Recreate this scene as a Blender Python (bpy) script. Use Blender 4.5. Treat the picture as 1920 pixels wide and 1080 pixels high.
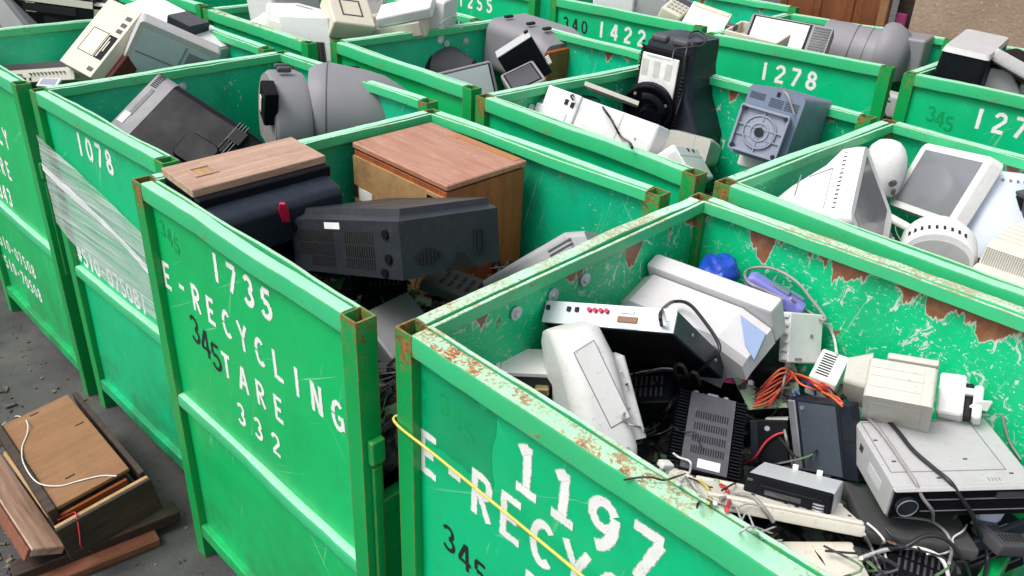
import bpy, bmesh, math, random
from mathutils import Vector, Matrix, noise
rad = math.radians
for o in list(bpy.data.objects):
    bpy.data.objects.remove(o)
S = bpy.context.scene
COL = S.collection
# ------------------------------------------------------------------ camera
YAW, PITCH, ROLL, FPX, CAMZ = -0.7701546, 0.4879876, 0.0437386, 1598.07, 2.11795
cam = bpy.data.cameras.new('camera')
co = bpy.data.objects.new('camera', cam)
COL.objects.link(co)
fw = Vector((math.sin(YAW)*math.cos(PITCH), math.cos(YAW)*math.cos(PITCH), -math.sin(PITCH)))
rt = Vector((math.cos(YAW), -math.sin(YAW), 0))
up = rt.cross(fw)
r2 = math.cos(ROLL)*rt + math.sin(ROLL)*up
u2 = -math.sin(ROLL)*rt + math.cos(ROLL)*up
m = Matrix((r2, u2, -fw)).transposed().to_4x4()
m.translation = (0, 0, CAMZ)
co.matrix_world = m
cam.sensor_width = 36
cam.lens = 36*FPX/1920
cam.clip_start = .05
cam.clip_end = 500
S.camera = co
# ------------------------------------------------------------------ sky, sun, exposure
SUN_EL, SUN_AZ = 58, 200          # degrees; azimuth of the sun measured clockwise from +y
W = bpy.data.worlds.new('World')
S.world = W
W.use_nodes = True
nt = W.node_tree
bg = nt.nodes['Background']
sky = nt.nodes.new('ShaderNodeTexSky')
sky.sky_type = 'NISHITA'
sky.sun_disc = False
sky.sun_elevation = rad(SUN_EL)
sky.sun_rotation = rad(SUN_AZ)
sky.dust_density = 4
sky.air_density = 1.0
hs = nt.nodes.new('ShaderNodeHueSaturation')
hs.inputs['Saturation'].default_value = .34      # overcast: nearly white sky
nt.links.new(sky.outputs[0], hs.inputs['Color'])
nt.links.new(hs.outputs[0], bg.inputs[0])
bg.inputs[1].default_value = .15
sl = bpy.data.lights.new('sun', 'SUN')
sl.energy = 1.5
sl.angle = rad(25)
sl.color = (1, .97, .92)
so = bpy.data.objects.new('sun', sl)
COL.objects.link(so)
sd = Vector((math.sin(rad(SUN_AZ))*math.cos(rad(SUN_EL)), math.cos(rad(SUN_AZ))*math.cos(rad(SUN_EL)), math.sin(rad(SUN_EL))))
so.rotation_euler = sd.to_track_quat('Z', 'Y').to_euler()
so.location = (0, 0, 12)
S.view_settings.view_transform = 'Standard'
S.view_settings.look = 'None'
S.view_settings.gamma = 1
S.view_settings.exposure = 0.5
S.cycles.max_bounces = 6

# ------------------------------------------------------------------ materials
class NT:
    def __init__(s, name):
        s.m = bpy.data.materials.new(name)
        s.m.use_nodes = True
        s.t = s.m.node_tree
        s.b = s.t.nodes['Principled BSDF']
        s.tc = s.t.nodes.new('ShaderNodeTexCoord').outputs['Object']
    def n(s, kind, **kw):
        q = s.t.nodes.new('ShaderNode'+kind)
        for k, v in kw.items():
            setattr(q, k, v)
        return q
    def L(s, a, b):
        s.t.links.new(a, b)
    def noise(s, scale, detail=3, rough=.55, vec=None, stretch=None, dist=0):
        q = s.n('TexNoise')
        q.inputs['Scale'].default_value = scale
        q.inputs['Detail'].default_value = detail
        q.inputs['Roughness'].default_value = rough
        q.inputs['Distortion'].default_value = dist
        v = vec or s.tc
        if stretch:
            mp = s.n('Mapping')
            mp.inputs['Scale'].default_value = stretch
            s.L(v, mp.inputs[0])
            v = mp.outputs[0]
        s.L(v, q.inputs[0])
        return q.outputs[0]
    def ramp(s, f, p0, p1, v0=0., v1=1.):
        q = s.n('MapRange')
        q.inputs[1].default_value = p0
        q.inputs[2].default_value = p1
        q.inputs[3].default_value = v0
        q.inputs[4].default_value = v1
        s.L(f, q.inputs[0])
        return q.outputs[0]
    def math(s, op, a, b=None):
        q = s.n('Math', operation=op)
        for i, x in enumerate((a, b)):
            if x is None: continue
            if isinstance(x, (int, float)): q.inputs[i].default_value = x
            else: s.L(x, q.inputs[i])
        return q.outputs[0]
    def mix(s, f, a, b):
        q = s.n('Mix', data_type='RGBA')
        for i, x in ((0, f), (6, a), (7, b)):
            if isinstance(x, (int, float)): q.inputs[i].default_value = x
            elif isinstance(x, tuple): q.inputs[i].default_value = (*x[:3], 1)
            else: s.L(x, q.inputs[i])
        return q.outputs[2]
    def z(s):
        q = s.n('SeparateXYZ')
        s.L(s.tc, q.inputs[0])
        return q.outputs
    def out(s, col, rough=.5, bump=None, bs=.2, bd=.002):
        if isinstance(col, tuple): s.b.inputs['Base Color'].default_value = (*col, 1)
        else: s.L(col, s.b.inputs['Base Color'])
        if isinstance(rough, (int, float)): s.b.inputs['Roughness'].default_value = rough
        else: s.L(rough, s.b.inputs['Roughness'])
        if bump is not None:
            q = s.n('Bump')
            q.inputs['Strength'].default_value = bs
            q.inputs['Distance'].default_value = bd
            s.L(bump, q.inputs['Height'])
            s.L(q.outputs[0], s.b.inputs['Normal'])
        return s.m

def plastic(name, col, rough=.5, dust=.35, dirt=(.16, .13, .09), dustcol=None, seedscale=1., spec=.4):
    k = NT(name)
    n1 = k.ramp(k.noise(5*seedscale, 5, .62), .42, .75, 0, dust)
    n2 = k.ramp(k.noise(38*seedscale, 3, .6), .5, .8, 0, dust*.5)
    c = k.mix(n1, col, dustcol or tuple(x*.78 for x in col))
    sp = k.ramp(k.noise(140, 2, .5), .66, .72, 0, dust*.8)
    c = k.mix(n2, c, tuple(x*.5+y*.5 for x, y in zip(col, dirt)))
    c = k.mix(sp, c, dirt)
    k.b.inputs['Specular IOR Level'].default_value = spec
    r = k.ramp(k.noise(9, 4), .3, .7, rough-.08, rough+.12)
    return k.out(c, r, k.noise(420, 2), .05, .001)

def flat(name, col, rough=.6, metal=0.):
    k = NT(name)
    c = k.mix(k.ramp(k.noise(30, 3), .35, .75), col, tuple(x*.8 for x in col))
    k.b.inputs['Metallic'].default_value = metal
    return k.out(c, rough)

RUST_A, RUST_B, RUST_C = (.16, .055, .022), (.36, .14, .04), (.075, .03, .018)
GREEN, GREEN2 = (.0, .50, .18), (.0, .40, .13)

def green_paint(name, chips=.0, drips=.0, edge=.5, rust=.0, skylit_fade=.0, toprust=.0, speck=.0, scratch=.0, streak=.25, top_z=1.3, base=GREEN, base2=GREEN2, rusttone=None):
    """sprayed green enamel with dirt, chipped spots, rust flakes and edge wear"""
    k = NT(name)
    c = k.mix(k.ramp(k.noise(1.7, 4), .35, .7), base, base2)
    c = k.mix(k.ramp(k.noise(3.2, 5, .65, stretch=(1, 1, .35)), .5, .8, 0, streak), c, (.02, .12, .045))
    c = k.mix(k.ramp(k.noise(260, 2), .58, .72, 0, .3), c, (.02, .30, .11))
    if skylit_fade:
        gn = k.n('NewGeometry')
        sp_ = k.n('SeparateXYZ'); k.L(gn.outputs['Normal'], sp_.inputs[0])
        upf = k.ramp(sp_.outputs[2], .55, .9, .12, 1.)     # sky light on upper faces painted in, mixed with chalky fading
        c = k.mix(k.math('MULTIPLY', upf, k.ramp(k.noise(6, 5, .6), .3, .7, skylit_fade*.8, skylit_fade*1.05)), c, (.52, .82, .64))
    rc = k.mix(k.ramp(k.noise(24, 4), .35, .65), RUST_A, RUST_B)
    rc = k.mix(k.ramp(k.noise(90, 3), .5, .7, 0, .8), rc, rusttone or RUST_C)
    if chips:
        v = k.ramp(k.noise(24, 6, .72, stretch=(1, 1, .7), dist=1.2), .675-chips*.05, .69-chips*.05)
        w = k.ramp(k.noise(52, 4, .7, stretch=(.55, .55, 1.5), dist=2.5), .675-chips*.03, .69-chips*.03)
        v2 = k.ramp(k.noise(9, 7, .75, stretch=(1, 1, .8), dist=1.6), .715-chips*.05, .73-chips*.05)
        v = k.math('MAXIMUM', v, v2)
        big = k.ramp(k.noise(2.3, 2), .36, .55)
        c = k.mix(k.math('MULTIPLY', k.math('MAXIMUM', v, w), big), c, (.60, .68, .62))
        dk = k.ramp(k.noise(11, 6, .7, dist=.6), .70-chips*.02, .715-chips*.02)
        c = k.mix(dk, c, (.24, .12, .07))
    if scratch:
        for ang, sd_ in ((.5, 3.), (-.9, 7.), (1.3, 13.)):
            mp = k.n('Mapping'); mp.inputs['Rotation'].default_value = (0, ang, 0); mp.inputs['Location'].default_value = (sd_, sd_, sd_)
            k.L(k.tc, mp.inputs[0])
            ln = k.ramp(k.noise(60, 3, .6, vec=mp.outputs[0], stretch=(.045, 1, 1.6)), .70-scratch*.03, .725-scratch*.03)
            ln = k.math('MULTIPLY', ln, k.ramp(k.noise(3.3, 2, vec=mp.outputs[0]), .45, .6, 0, .8))
            c = k.mix(ln, c, (.20, .58, .34))
        c = k.mix(k.ramp(k.noise(4.4, 7, .72, dist=.5), .54, .74, 0, scratch*.55), c, (.015, .16, .075))
        z = k.z()[2]
        gr = k.math('MULTIPLY', k.ramp(z, .55, .1, 0, .75), k.ramp(k.noise(5, 6, .7), .4, .65))
        c = k.mix(gr, c, (.03, .11, .05))
    mask = None
    if drips:
        z = k.z()[2]
        d = k.ramp(z, top_z-.30, top_z-.02, 0, 1)
        q = k.noise(9, 5, .62, stretch=(1, 1, .26), dist=.25)
        q2 = k.noise(1.4, 2)
        f = k.math('ADD', q, k.math('MULTIPLY', k.math('SUBTRACT', d, 1.), .75))
        f = k.math('ADD', f, k.math('MULTIPLY', k.math('SUBTRACT', q2, .5), .5))
        mask = k.ramp(f, .60-drips*.1, .612-drips*.1)
        rim = k.ramp(f, .585-drips*.1, .598-drips*.1)
        c = k.mix(rim, c, (.55, .60, .50))
        rc2 = k.mix(k.ramp(k.noise(40, 3), .4, .7), (.24, .095, .042), (.33, .16, .085))
        c = k.mix(mask, c, rc2)
    if rust:
        f = k.math('ADD', k.math('MULTIPLY', k.noise(7, 6, .75, dist=.4), .62), k.math('MULTIPLY', k.noise(75, 4, .8), .38))
        f = k.ramp(f, .60-rust*.13, .68-rust*.13)
        sp = k.ramp(k.noise(170, 2, .6), .62-rust*.1, .68-rust*.1)
        sp = k.math('MULTIPLY', sp, k.ramp(k.noise(3.1, 3), .55-rust*.15, .7-rust*.15))
        f = k.math('MAXIMUM', f, sp)
        c = k.mix(f, c, rc)
    if speck:
        gn = k.n('NewGeometry'); sp_ = k.n('SeparateXYZ'); k.L(gn.outputs['Normal'], sp_.inputs[0])
        upf = k.ramp(sp_.outputs[2], .5, .9, 0, 1)
        den = k.ramp(k.noise(2.4, 5, .7), .34, .55, 0, 1)
        g1 = k.math('ADD', k.math('MULTIPLY', k.noise(150, 3, .7), .6), k.math('MULTIPLY', k.noise(38, 4, .7), .4))
        g1 = k.ramp(k.math('ADD', g1, k.math('MULTIPLY', den, .13)), .575, .64)
        g1 = k.math('MULTIPLY', k.math('MULTIPLY', g1, upf), k.math('MULTIPLY', den, speck))
        c = k.mix(k.math('MULTIPLY', k.math('MULTIPLY', den, upf), .24*speck), c, (.60, .56, .30))
        c = k.mix(g1, c, k.mix(k.ramp(k.noise(120, 2), .4, .6), (.42, .15, .035), (.22, .075, .025)))
    if toprust:
        z = k.z()[2]
        f = k.math('ADD', k.math('MULTIPLY', k.noise(16, 6, .75), .6), k.math('MULTIPLY', k.noise(95, 4, .8), .4))
        f = k.math('ADD', f, k.ramp(z, top_z-.42, top_z, -.24, .055*toprust))
        c = k.mix(k.ramp(f, .53, .59), c, rc)
    if edge:
        bv = k.n('Bevel', samples=4)
        bv.inputs['Radius'].default_value = .006
        geo = k.n('NewGeometry')
        dt = k.n('VectorMath', operation='DOT_PRODUCT')
        k.L(bv.outputs[0], dt.inputs[0])
        k.L(geo.outputs['Normal'], dt.inputs[1])
        e = k.ramp(dt.outputs['Value'], .98, .80)
        e = k.math('MULTIPLY', e, k.ramp(k.noise(14, 5, .7), .56-edge*.16, .62-edge*.16))
        c = k.mix(e, c, rc)
    r = k.ramp(k.noise(7, 4), .3, .7, .3, .5)
    k.b.inputs['Specular IOR Level'].default_value = .5
    hb = k.math('ADD', k.math('MULTIPLY', k.noise(55, 4), .10), k.math('MULTIPLY', k.noise(5.5, 3, .5), 1.0))
    return k.out(c, r, hb, .35, .012)

def wood(name, a, b, scale=6, axis=0, rough=.5, stain=.3, staincol=(.05, .025, .012)):
    k = NT(name)
    st = [9, 9, 9]
    st[axis] = .7
    g = k.noise(scale, 6, .65, stretch=tuple(st), dist=.6)
    c = k.mix(k.ramp(g, .35, .68), a, b)
    c = k.mix(k.ramp(k.noise(38, 5, .7, stretch=tuple(st), dist=.8), .50, .66, 0, .55), c, tuple(x*.42 for x in a))
    c = k.mix(k.ramp(k.noise(21, 6, .8), .58, .70, 0, .5), c, tuple(x*.5+.03 for x in a))
    c = k.mix(k.ramp(k.noise(4.5, 5, .7), .52, .72, 0, stain), c, staincol)
    return k.out(c, rough, g, .1, .002)

M = {}
M['white'] = plastic('white_plastic', (.74, .74, .73), .42, .4, dustcol=(.66, .63, .56))
M['offwhite'] = plastic('off_white_plastic', (.66, .655, .65), .45, .45, dustcol=(.57, .55, .49))
M['warmwhite'] = plastic('warm_white_plastic', (.70, .66, .57), .5, .4)
M['cream'] = plastic('cream_plastic', (.62, .57, .46), .5, .4)
M['beige'] = plastic('beige_plastic', (.52, .51, .45), .5, .35)
M['lgrey'] = plastic('light_grey_plastic', (.46, .455, .46), .5, .5, dustcol=(.37, .355, .33))
M['grey'] = plastic('mid_grey_plastic', (.22, .215, .23), .5, .4)
M['dgrey'] = plastic('dark_grey_plastic', (.06, .06, .068), .45, .35, dustcol=(.09, .09, .09))
M['charcoal'] = plastic('charcoal_plastic', (.0065, .0075, .0105), .4, .2, dustcol=(.013, .014, .016), dirt=(.06, .055, .05), spec=.10)
M['black'] = plastic('black_plastic', (.006, .006, .008), .42, .2, dustcol=(.012, .012, .013), dirt=(.06, .055, .05), spec=.10)
M['navy'] = plastic('blue_black_plastic', (.011, .016, .026), .34, .35, dustcol=(.03, .036, .046), dirt=(.09, .09, .09), spec=.3)
M['bluegrey'] = plastic('blue_grey_plastic', (.15, .19, .27), .42, .4)
M['bluegrey2'] = plastic('pale_blue_grey_plastic', (.27, .29, .37), .5, .3)
M['bluewhite'] = plastic('bluish_white_plastic', (.60, .66, .76), .35, .12)
M['lavender'] = plastic('lavender_plastic', (.21, .20, .58), .4, .2)
M['blue'] = plastic('bright_blue_plastic', (.012, .06, .42), .3, .2)
M['accent'] = plastic('slate_blue_plastic', (.26, .34, .52), .4, .2)
M['red'] = plastic('red_plastic', (.5, .01, .05), .4, .2)
M['orange'] = flat('orange_insulation', (.75, .16, .06), .45)
M['redwire'] = flat('red_insulation', (.55, .03, .04), .45)
M['yellow'] = flat('yellow_insulation', (.66, .56, .10), .55)
M['greywire'] = flat('grey_insulation', (.33, .31, .30), .5)
M['whitewire'] = flat('white_insulation', (.72, .70, .68), .5)
M['blackwire'] = flat('black_insulation', (.02, .021, .026), .4)
M['bluewire'] = flat('blue_insulation', (.05, .09, .4), .5)
M['void'] = flat('dark_opening', (.006, .006, .007), .8)
M['label'] = flat('white_paper_label', (.78, .78, .76), .6)
M['print'] = flat('grey_printing', (.3, .3, .32), .6)
M['steel'] = plastic('galvanised_steel', (.50, .55, .58), .38, .25, spec=.6)
M['steel'].node_tree.nodes['Principled BSDF'].inputs['Metallic'].default_value = .35
M['silver'] = plastic('silver_plastic', (.60, .63, .64), .35, .2)
M['alu'] = flat('aluminium', (.45, .46, .5), .35, .6)
M['brass'] = flat('brass_contacts', (.35, .25, .1), .4, .5)
M['pcb'] = plastic('green_circuit_board', (.30, .42, .28), .5, .6, dirt=(.5, .45, .3))
M['pcbbrown'] = plastic('brown_circuit_board', (.22, .10, .05), .5, .5)
M['pink'] = plastic('magenta_circuit_board', (.5, .03, .16), .45, .3, dirt=(.7, .5, .5))
M['screen'] = plastic('grey_screen_glass', (.20, .205, .225), .12, .15, spec=.8)
M['midscreen'] = plastic('mid_grey_screen_glass', (.20, .21, .23), .15, .2, spec=.6)
M['darkscreen'] = plastic('dark_screen_glass', (.05, .048, .055), .12, .15, spec=.8)
M['skyscreen'] = plastic('sky_reflection_screen_glass', (.50, .54, .57), .10, .3, spec=.8)  # sky reflection painted into the glass as a pale base colour
M['woodtop'] = wood('pale_wood_veneer', (.36, .215, .145), (.50, .33, .245), 6, 0, .5, .35, (.20, .105, .065))
M['cabtop'] = wood('pinkish_cabinet_veneer', (.36, .155, .09), (.47, .25, .17), 5, 0, .35, .5, (.30, .10, .035))
M['cabside'] = wood('dark_cabinet_veneer', (.24, .055, .014), (.38, .105, .026), 4, 2, .4, .3)
M['ply'] = wood('stained_hardboard', (.34, .20, .085), (.44, .28, .12), 3, 1, .6, .55, (.12, .05, .02))
M['board'] = wood('tan_hardboard', (.21, .095, .038), (.28, .135, .058), 2, 0, .6, .4, (.15, .07, .03))
M['darkwood'] = wood('dark_stained_wood', (.018, .010, .008), (.06, .03, .018), 5, 0, .6, .3)
M['redwood'] = wood('red_brown_wood', (.15, .05, .025), (.24, .09, .05), 5, 0, .5, .4)
M['oak'] = wood('split_oak_veneer', (.50, .33, .24), (.22, .11, .07), 3, 1, .55, .3)
k = NT('stencil_paint')
cov = k.n('Attribute'); cov.attribute_name = 'coverage'
g = k.math('ADD', k.math('MULTIPLY', k.noise(30, 5, .75), .45), k.math('MULTIPLY', k.noise(170, 3, .7), .55))
al = k.ramp(k.math('SUBTRACT', cov.outputs['Fac'], k.math('MULTIPLY', k.ramp(g, .42, .72), .95)), -.05, .50, 0, 1)
k.out(k.mix(k.ramp(k.noise(14, 4), .4, .75), (.80, .80, .78), (.66, .72, .66)), .6)
tr = k.n('BsdfTransparent'); mx = k.n('MixShader')
k.L(al, mx.inputs[0]); k.L(tr.outputs[0], mx.inputs[1]); k.L(k.b.outputs[0], mx.inputs[2])
k.L(mx.outputs[0], k.t.nodes['Material Output'].inputs[0])
M['paint'] = k.m
M['marker'] = flat('black_marker_ink', (.012, .016, .016), .5)
M['faint'] = flat('painted_over_marker', (.0, .31, .095), .45)
M['post_in'] = green_paint('rusty_tube_inside', rust=1.2, edge=0)
k = NT('stretch_film')
s1 = k.noise(10, 5, .7, stretch=(.12, 1, 7))
s2 = k.noise(26, 3, .6, stretch=(.06, 1, 9))
a = k.math('MAXIMUM', k.ramp(s1, .40, .68, .20, .74), k.ramp(s2, .49, .61, 0, .72))
k.out((.74, .77, .79), .16)
tr = k.n('BsdfTransparent'); mx = k.n('MixShader')
k.L(a, mx.inputs[0]); k.L(tr.outputs[0], mx.inputs[1]); k.L(k.b.outputs[0], mx.inputs[2])
k.L(mx.outputs[0], k.t.nodes['Material Output'].inputs[0])
M['film'] = k.m

# ------------------------------------------------------------------ mesh helpers
def bx(bm, c, s, bev=0., seg=1, rot=None):
    """box at centre c, size s, optional bevel and rotation"""
    r = bmesh.ops.create_cube(bm, size=1)
    vs = r['verts']
    bmesh.ops.scale(bm, vec=s, verts=vs)
    if bev > 0:
        es = list({e for v in vs for e in v.link_edges})
        r = bmesh.ops.bevel(bm, geom=es, offset=min(bev, min(s)*.45), segments=seg, affect='EDGES', profile=.5)
        vs = list({v for f in r['faces'] for v in f.verts} | {v for v in vs if v.is_valid})
    if rot is not None:
        bmesh.ops.rotate(bm, cent=(0, 0, 0), matrix=rot, verts=vs)
    bmesh.ops.translate(bm, vec=c, verts=vs)
    return vs
def rrect(w, h, r, n=4):
    """rounded rectangle outline, counter-clockwise"""
    r = max(min(r, w*.49, h*.49), 1e-4)
    P = []
    for cx, cy, a in ((w/2-r, h/2-r, 0), (-w/2+r, h/2-r, 90), (-w/2+r, -h/2+r, 180), (w/2-r, -h/2+r, 270)):
        for i in range(n+1):
            t = rad(a+90*i/n)
            P.append((cx+r*math.cos(t), cy+r*math.sin(t)))
    return P
def loft(bm, rings, caps=(True, True)):
    R = [[bm.verts.new(p) for p in ring] for ring in rings]
    n = len(R[0])
    for a, b in zip(R, R[1:]):
        for i in range(n):
            j = (i+1) % n
            bm.faces.new((a[i], a[j], b[j], b[i]))
    if caps[0]: bm.faces.new(list(reversed(R[0])))
    if caps[1]: bm.faces.new(R[-1])
    return R
def shell(bm, secs, axis='y', n=4, caps=(True, True)):
    """loft of rounded rectangles: secs = (pos, c1, c2, w, h, r) along axis"""
    rings = []
    for p, a, b, w, h, r in secs:
        o = rrect(w, h, r, n)
        if axis == 'y': rings.append([(a+x, p, b+y) for x, y in o])
        elif axis == 'z': rings.append([(a+x, b+y, p) for x, y in o])
        else: rings.append([(p, a+x, b+y) for x, y in o])
    loft(bm, rings, caps)
def smoothpath(P, k=6):
    P = [Vector(p) for p in P]
    if len(P) < 3: return P
    Q = [P[0]*2-P[1]] + P + [P[-1]*2-P[-2]]
    out = []
    for i in range(1, len(Q)-2):
        a, b, c, d = Q[i-1:i+3]
        for j in range(k):
            t = j/k
            out.append(.5*((2*b)+(c-a)*t+(2*a-5*b+4*c-d)*t*t+(3*b-a-3*c+d)*t**3))
    out.append(P[-1])
    return out
def tube(bm, P, r, seg=7, sm=6):
    P = smoothpath(P, sm)
    rings = []
    nrm = None
    for i, p in enumerate(P):
        t = (P[min(i+1, len(P)-1)]-P[max(i-1, 0)]).normalized()
        if nrm is None: nrm = t.orthogonal().normalized()
        nrm = (nrm-t*nrm.dot(t)).normalized()
        bn = t.cross(nrm)
        rings.append([p+r*(math.cos(2*math.pi*k/seg)*nrm+math.sin(2*math.pi*k/seg)*bn) for k in range(seg)])
    loft(bm, rings)
def disc(bm, c, r, h, axis='y', n=24, r2=None):
    """short cylinder / frustum centred at c"""
    def P(rr, o): 
        L = []
        for i in range(n):
            a = 2*math.pi*i/n
            x, y = rr*math.cos(a), rr*math.sin(a)
            v = {'y': (x, o, y), 'z': (x, y, o), 'x': (o, x, y)}[axis]
            L.append((c[0]+v[0], c[1]+v[1], c[2]+v[2]))
        return L
    loft(bm, [P(r, -h/2), P(r2 if r2 is not None else r, h/2)])

class Thing:
    """an Empty at the base of a thing that parents its parts"""
    shear = 0.
    def __init__(s, name, label, cat, key=None, loc=(0, 0, 0), rot=None, dims=None, group=None):
        e = bpy.data.objects.new(name, None)
        e.empty_display_size = .05
        COL.objects.link(e)
        e['label'] = label
        e['category'] = cat
        if group: e['group'] = group
        s.e = e
        if key:
            t, R, d = FITS[key]
            s.d = d
            mm = Matrix(R)
            base = Vector(t)-mm@Vector((0, 0, d[2]/2))
            s.off = Vector((0, 0, d[2]/2))
            q = mm.to_quaternion()
            e.rotation_euler = q.to_euler()
            e.location = base
        else:
            s.d = dims
            s.off = Vector((0, 0, 0))
            e.location = loc
            if rot: e.rotation_euler = rot
    def add(s, name, bm, mat, parent=None, smooth=38, label=None):
        bmesh.ops.translate(bm, vec=s.off, verts=bm.verts)
        if s.shear:
            for v in bm.verts: v.co.x += s.shear*v.co.y
        o = mkobj(name, bm, mat, smooth)
        o.parent = (parent or s.e)
        if label: o['label'] = label
        return o
def mkobj(name, bm, mat, smooth=38):
    bmesh.ops.recalc_face_normals(bm, faces=bm.faces)
    me = bpy.data.meshes.new(name)
    bm.to_mesh(me)
    bm.free()
    me.materials.append(M[mat] if isinstance(mat, str) else mat)
    o = bpy.data.objects.new(name, me)
    COL.objects.link(o)
    if smooth:
        me.shade_smooth()
        me.set_sharp_from_angle(angle=rad(smooth))
        w = o.modifiers.new('normals', 'WEIGHTED_NORMAL')
        w.keep_sharp = True
    return o
def NB(): return bmesh.new()

FACE = {'-y': (0, 2, 1, -1), '+y': (0, 2, 1, 1), '-x': (1, 2, 0, -1), '+x': (1, 2, 0, 1), '+z': (0, 1, 2, 1), '-z': (0, 1, 2, -1)}
def onface(d, face, u, v, h=0.):
    iu, iv, iw, sg = FACE[face]
    p = [0, 0, 0]
    p[iu] = u*d[iu]/2
    p[iv] = v*d[iv]/2
    p[iw] = sg*(d[iw]/2+h)
    return p
def plate(bm, d, face, u0, u1, v0, v1, h=.002, bev=0., sink=.003):
    """thin plate standing h proud of a face of the box d; u, v in -1..1"""
    iu, iv, iw, sg = FACE[face]
    c = onface(d, face, (u0+u1)/2, (v0+v1)/2, h/2-sink/2)
    s = [0, 0, 0]
    s[iu] = abs(u1-u0)*d[iu]/2
    s[iv] = abs(v1-v0)*d[iv]/2
    s[iw] = h+sink
    bx(bm, c, s, bev)
def feat(T, name, face, u0, u1, v0, v1, mat, h=.002, bev=0., parent=None, label=None, d=None):
    bm = NB()
    plate(bm, d or T.d, face, u0, u1, v0, v1, h, bev)
    return T.add(name, bm, mat, parent, 0, label)
def slots(T, name, face, u0, u1, v0, v1, nu, nv, fu=.5, fv=.7, mat='void', h=.0008, parent=None, d=None):
    bm = NB()
    du, dv = (u1-u0)/nu, (v1-v0)/nv
    for i in range(nu):
        for j in range(nv):
            cu, cv = u0+du*(i+.5), v0+dv*(j+.5)
            plate(bm, d or T.d, face, cu-du*fu/2, cu+du*fu/2, cv-dv*fv/2, cv+dv*fv/2, h, 0, .002)
    return T.add(name, bm, mat, parent, 0)
def outline(T, name, face, u0, u1, v0, v1, mat, wpx=.0025, h=.0007, parent=None, d=None):
    dd = d or T.d
    iu, iv, iw, sg = FACE[face]
    a, b = wpx/dd[iu]*2, wpx/dd[iv]*2
    bm = NB()
    plate(bm, dd, face, u0, u1, v0, v0+b, h)
    plate(bm, dd, face, u0, u1, v1-b, v1, h)
    plate(bm, dd, face, u0, u0+a, v0+b, v1-b, h)
    plate(bm, dd, face, u1-a, u1, v0+b, v1-b, h)
    return T.add(name, bm, mat, parent, 0)
def body(T, name, mat, bev=.008, seg=2, d=None, c=(0, 0, 0)):
    bm = NB()
    bx(bm, c, d or T.d, bev, seg)
    return T.add(name, bm, mat)
def cable(name, P, r, mat, label, cat='cable', group=None):
    bm = NB()
    tube(bm, P, r)
    o = mkobj(name, bm, mat, 60)
    o['label'] = label
    o['category'] = cat
    if group: o['group'] = group
    return o
# ------------------------------------------------------------------ stencil lettering
GL = {
 '0': ['a.3,.5,.24,.45,100,260', 'a.3,.5,.24,.45,-80,80'],
 '1': ['l.3,0,.3,1'],
 '!': ['l.32,.06,.32,.97', 'l.32,.95,.16,.84', 'l.1,.04,.54,.04'],
 '2': ['a.3,.72,.23,.24,165,-25', 'l.5,.60,.1,.14', 'l.06,.05,.54,.05'],
 '3': ['a.27,.74,.21,.22,150,-75', 'a.27,.27,.24,.23,75,-150'],
 '4': ['l.42,0,.42,1', 'l.36,.98,.07,.36', 'l.04,.29,.56,.29'],
 '5': ['l.5,.95,.14,.95', 'l.12,.9,.11,.6', 'a.27,.3,.25,.27,115,-150'],
 '7': ['l.05,.95,.54,.95', 'l.52,.86,.2,0'],
 '8': ['a.3,.74,.19,.21,98,262', 'a.3,.74,.19,.21,-82,82', 'a.3,.26,.23,.23,98,262', 'a.3,.26,.23,.23,-82,82'],
 '9': ['a.3,.70,.23,.25,30,330', 'a.17,.62,.36,.57,12,-80'],
 '#': ['l.15,.1,.28,.9', 'l.34,.1,.47,.9', 'l.05,.35,.55,.35', 'l.08,.65,.58,.65'],
 '-': ['l.15,.5,.45,.5'],
 'E': ['l.1,0,.1,1', 'l.19,.95,.5,.95', 'l.19,.5,.42,.5', 'l.19,.05,.5,.05'],
 'R': ['l.1,0,.1,1', 'l.18,.95,.3,.95', 'a.3,.73,.2,.22,88,-88', 'l.18,.51,.3,.51', 'l.28,.44,.5,0'],
 'C': ['a.32,.5,.24,.45,52,172', 'a.32,.5,.24,.45,188,308'],
 'Y': ['l.05,1,.29,.52', 'l.55,1,.33,.55', 'l.3,.44,.3,0'],
 'L': ['l.1,0,.1,1', 'l.2,.05,.52,.05'],
 'I': ['l.3,0,.3,1'],
 'N': ['l.1,0,.1,1', 'l.16,.95,.46,.05', 'l.52,0,.52,1'],
 'G': ['a.32,.5,.24,.45,52,172', 'a.32,.5,.24,.45,188,300', 'l.36,.45,.56,.45', 'l.53,.4,.53,.1'],
 'T': ['l.3,0,.3,.86', 'l.05,.95,.55,.95'],
 'A': ['l.04,0,.27,1', 'l.56,0,.33,1', 'l.2,.33,.40,.33'],
 'O': ['a.3,.5,.24,.45,100,260', 'a.3,.5,.24,.45,-80,80'],
 '(': ['a.55,.5,.35,.6,140,220'],
}
def disp(seed, x, z):
    """gentle waviness of a steel sheet"""
    return .004*noise.noise(Vector((x*2.1+seed*7.3, z*2.3, seed*1.7)))+.0016*noise.noise(Vector((x*7+seed, z*6, 3.1)))
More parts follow.
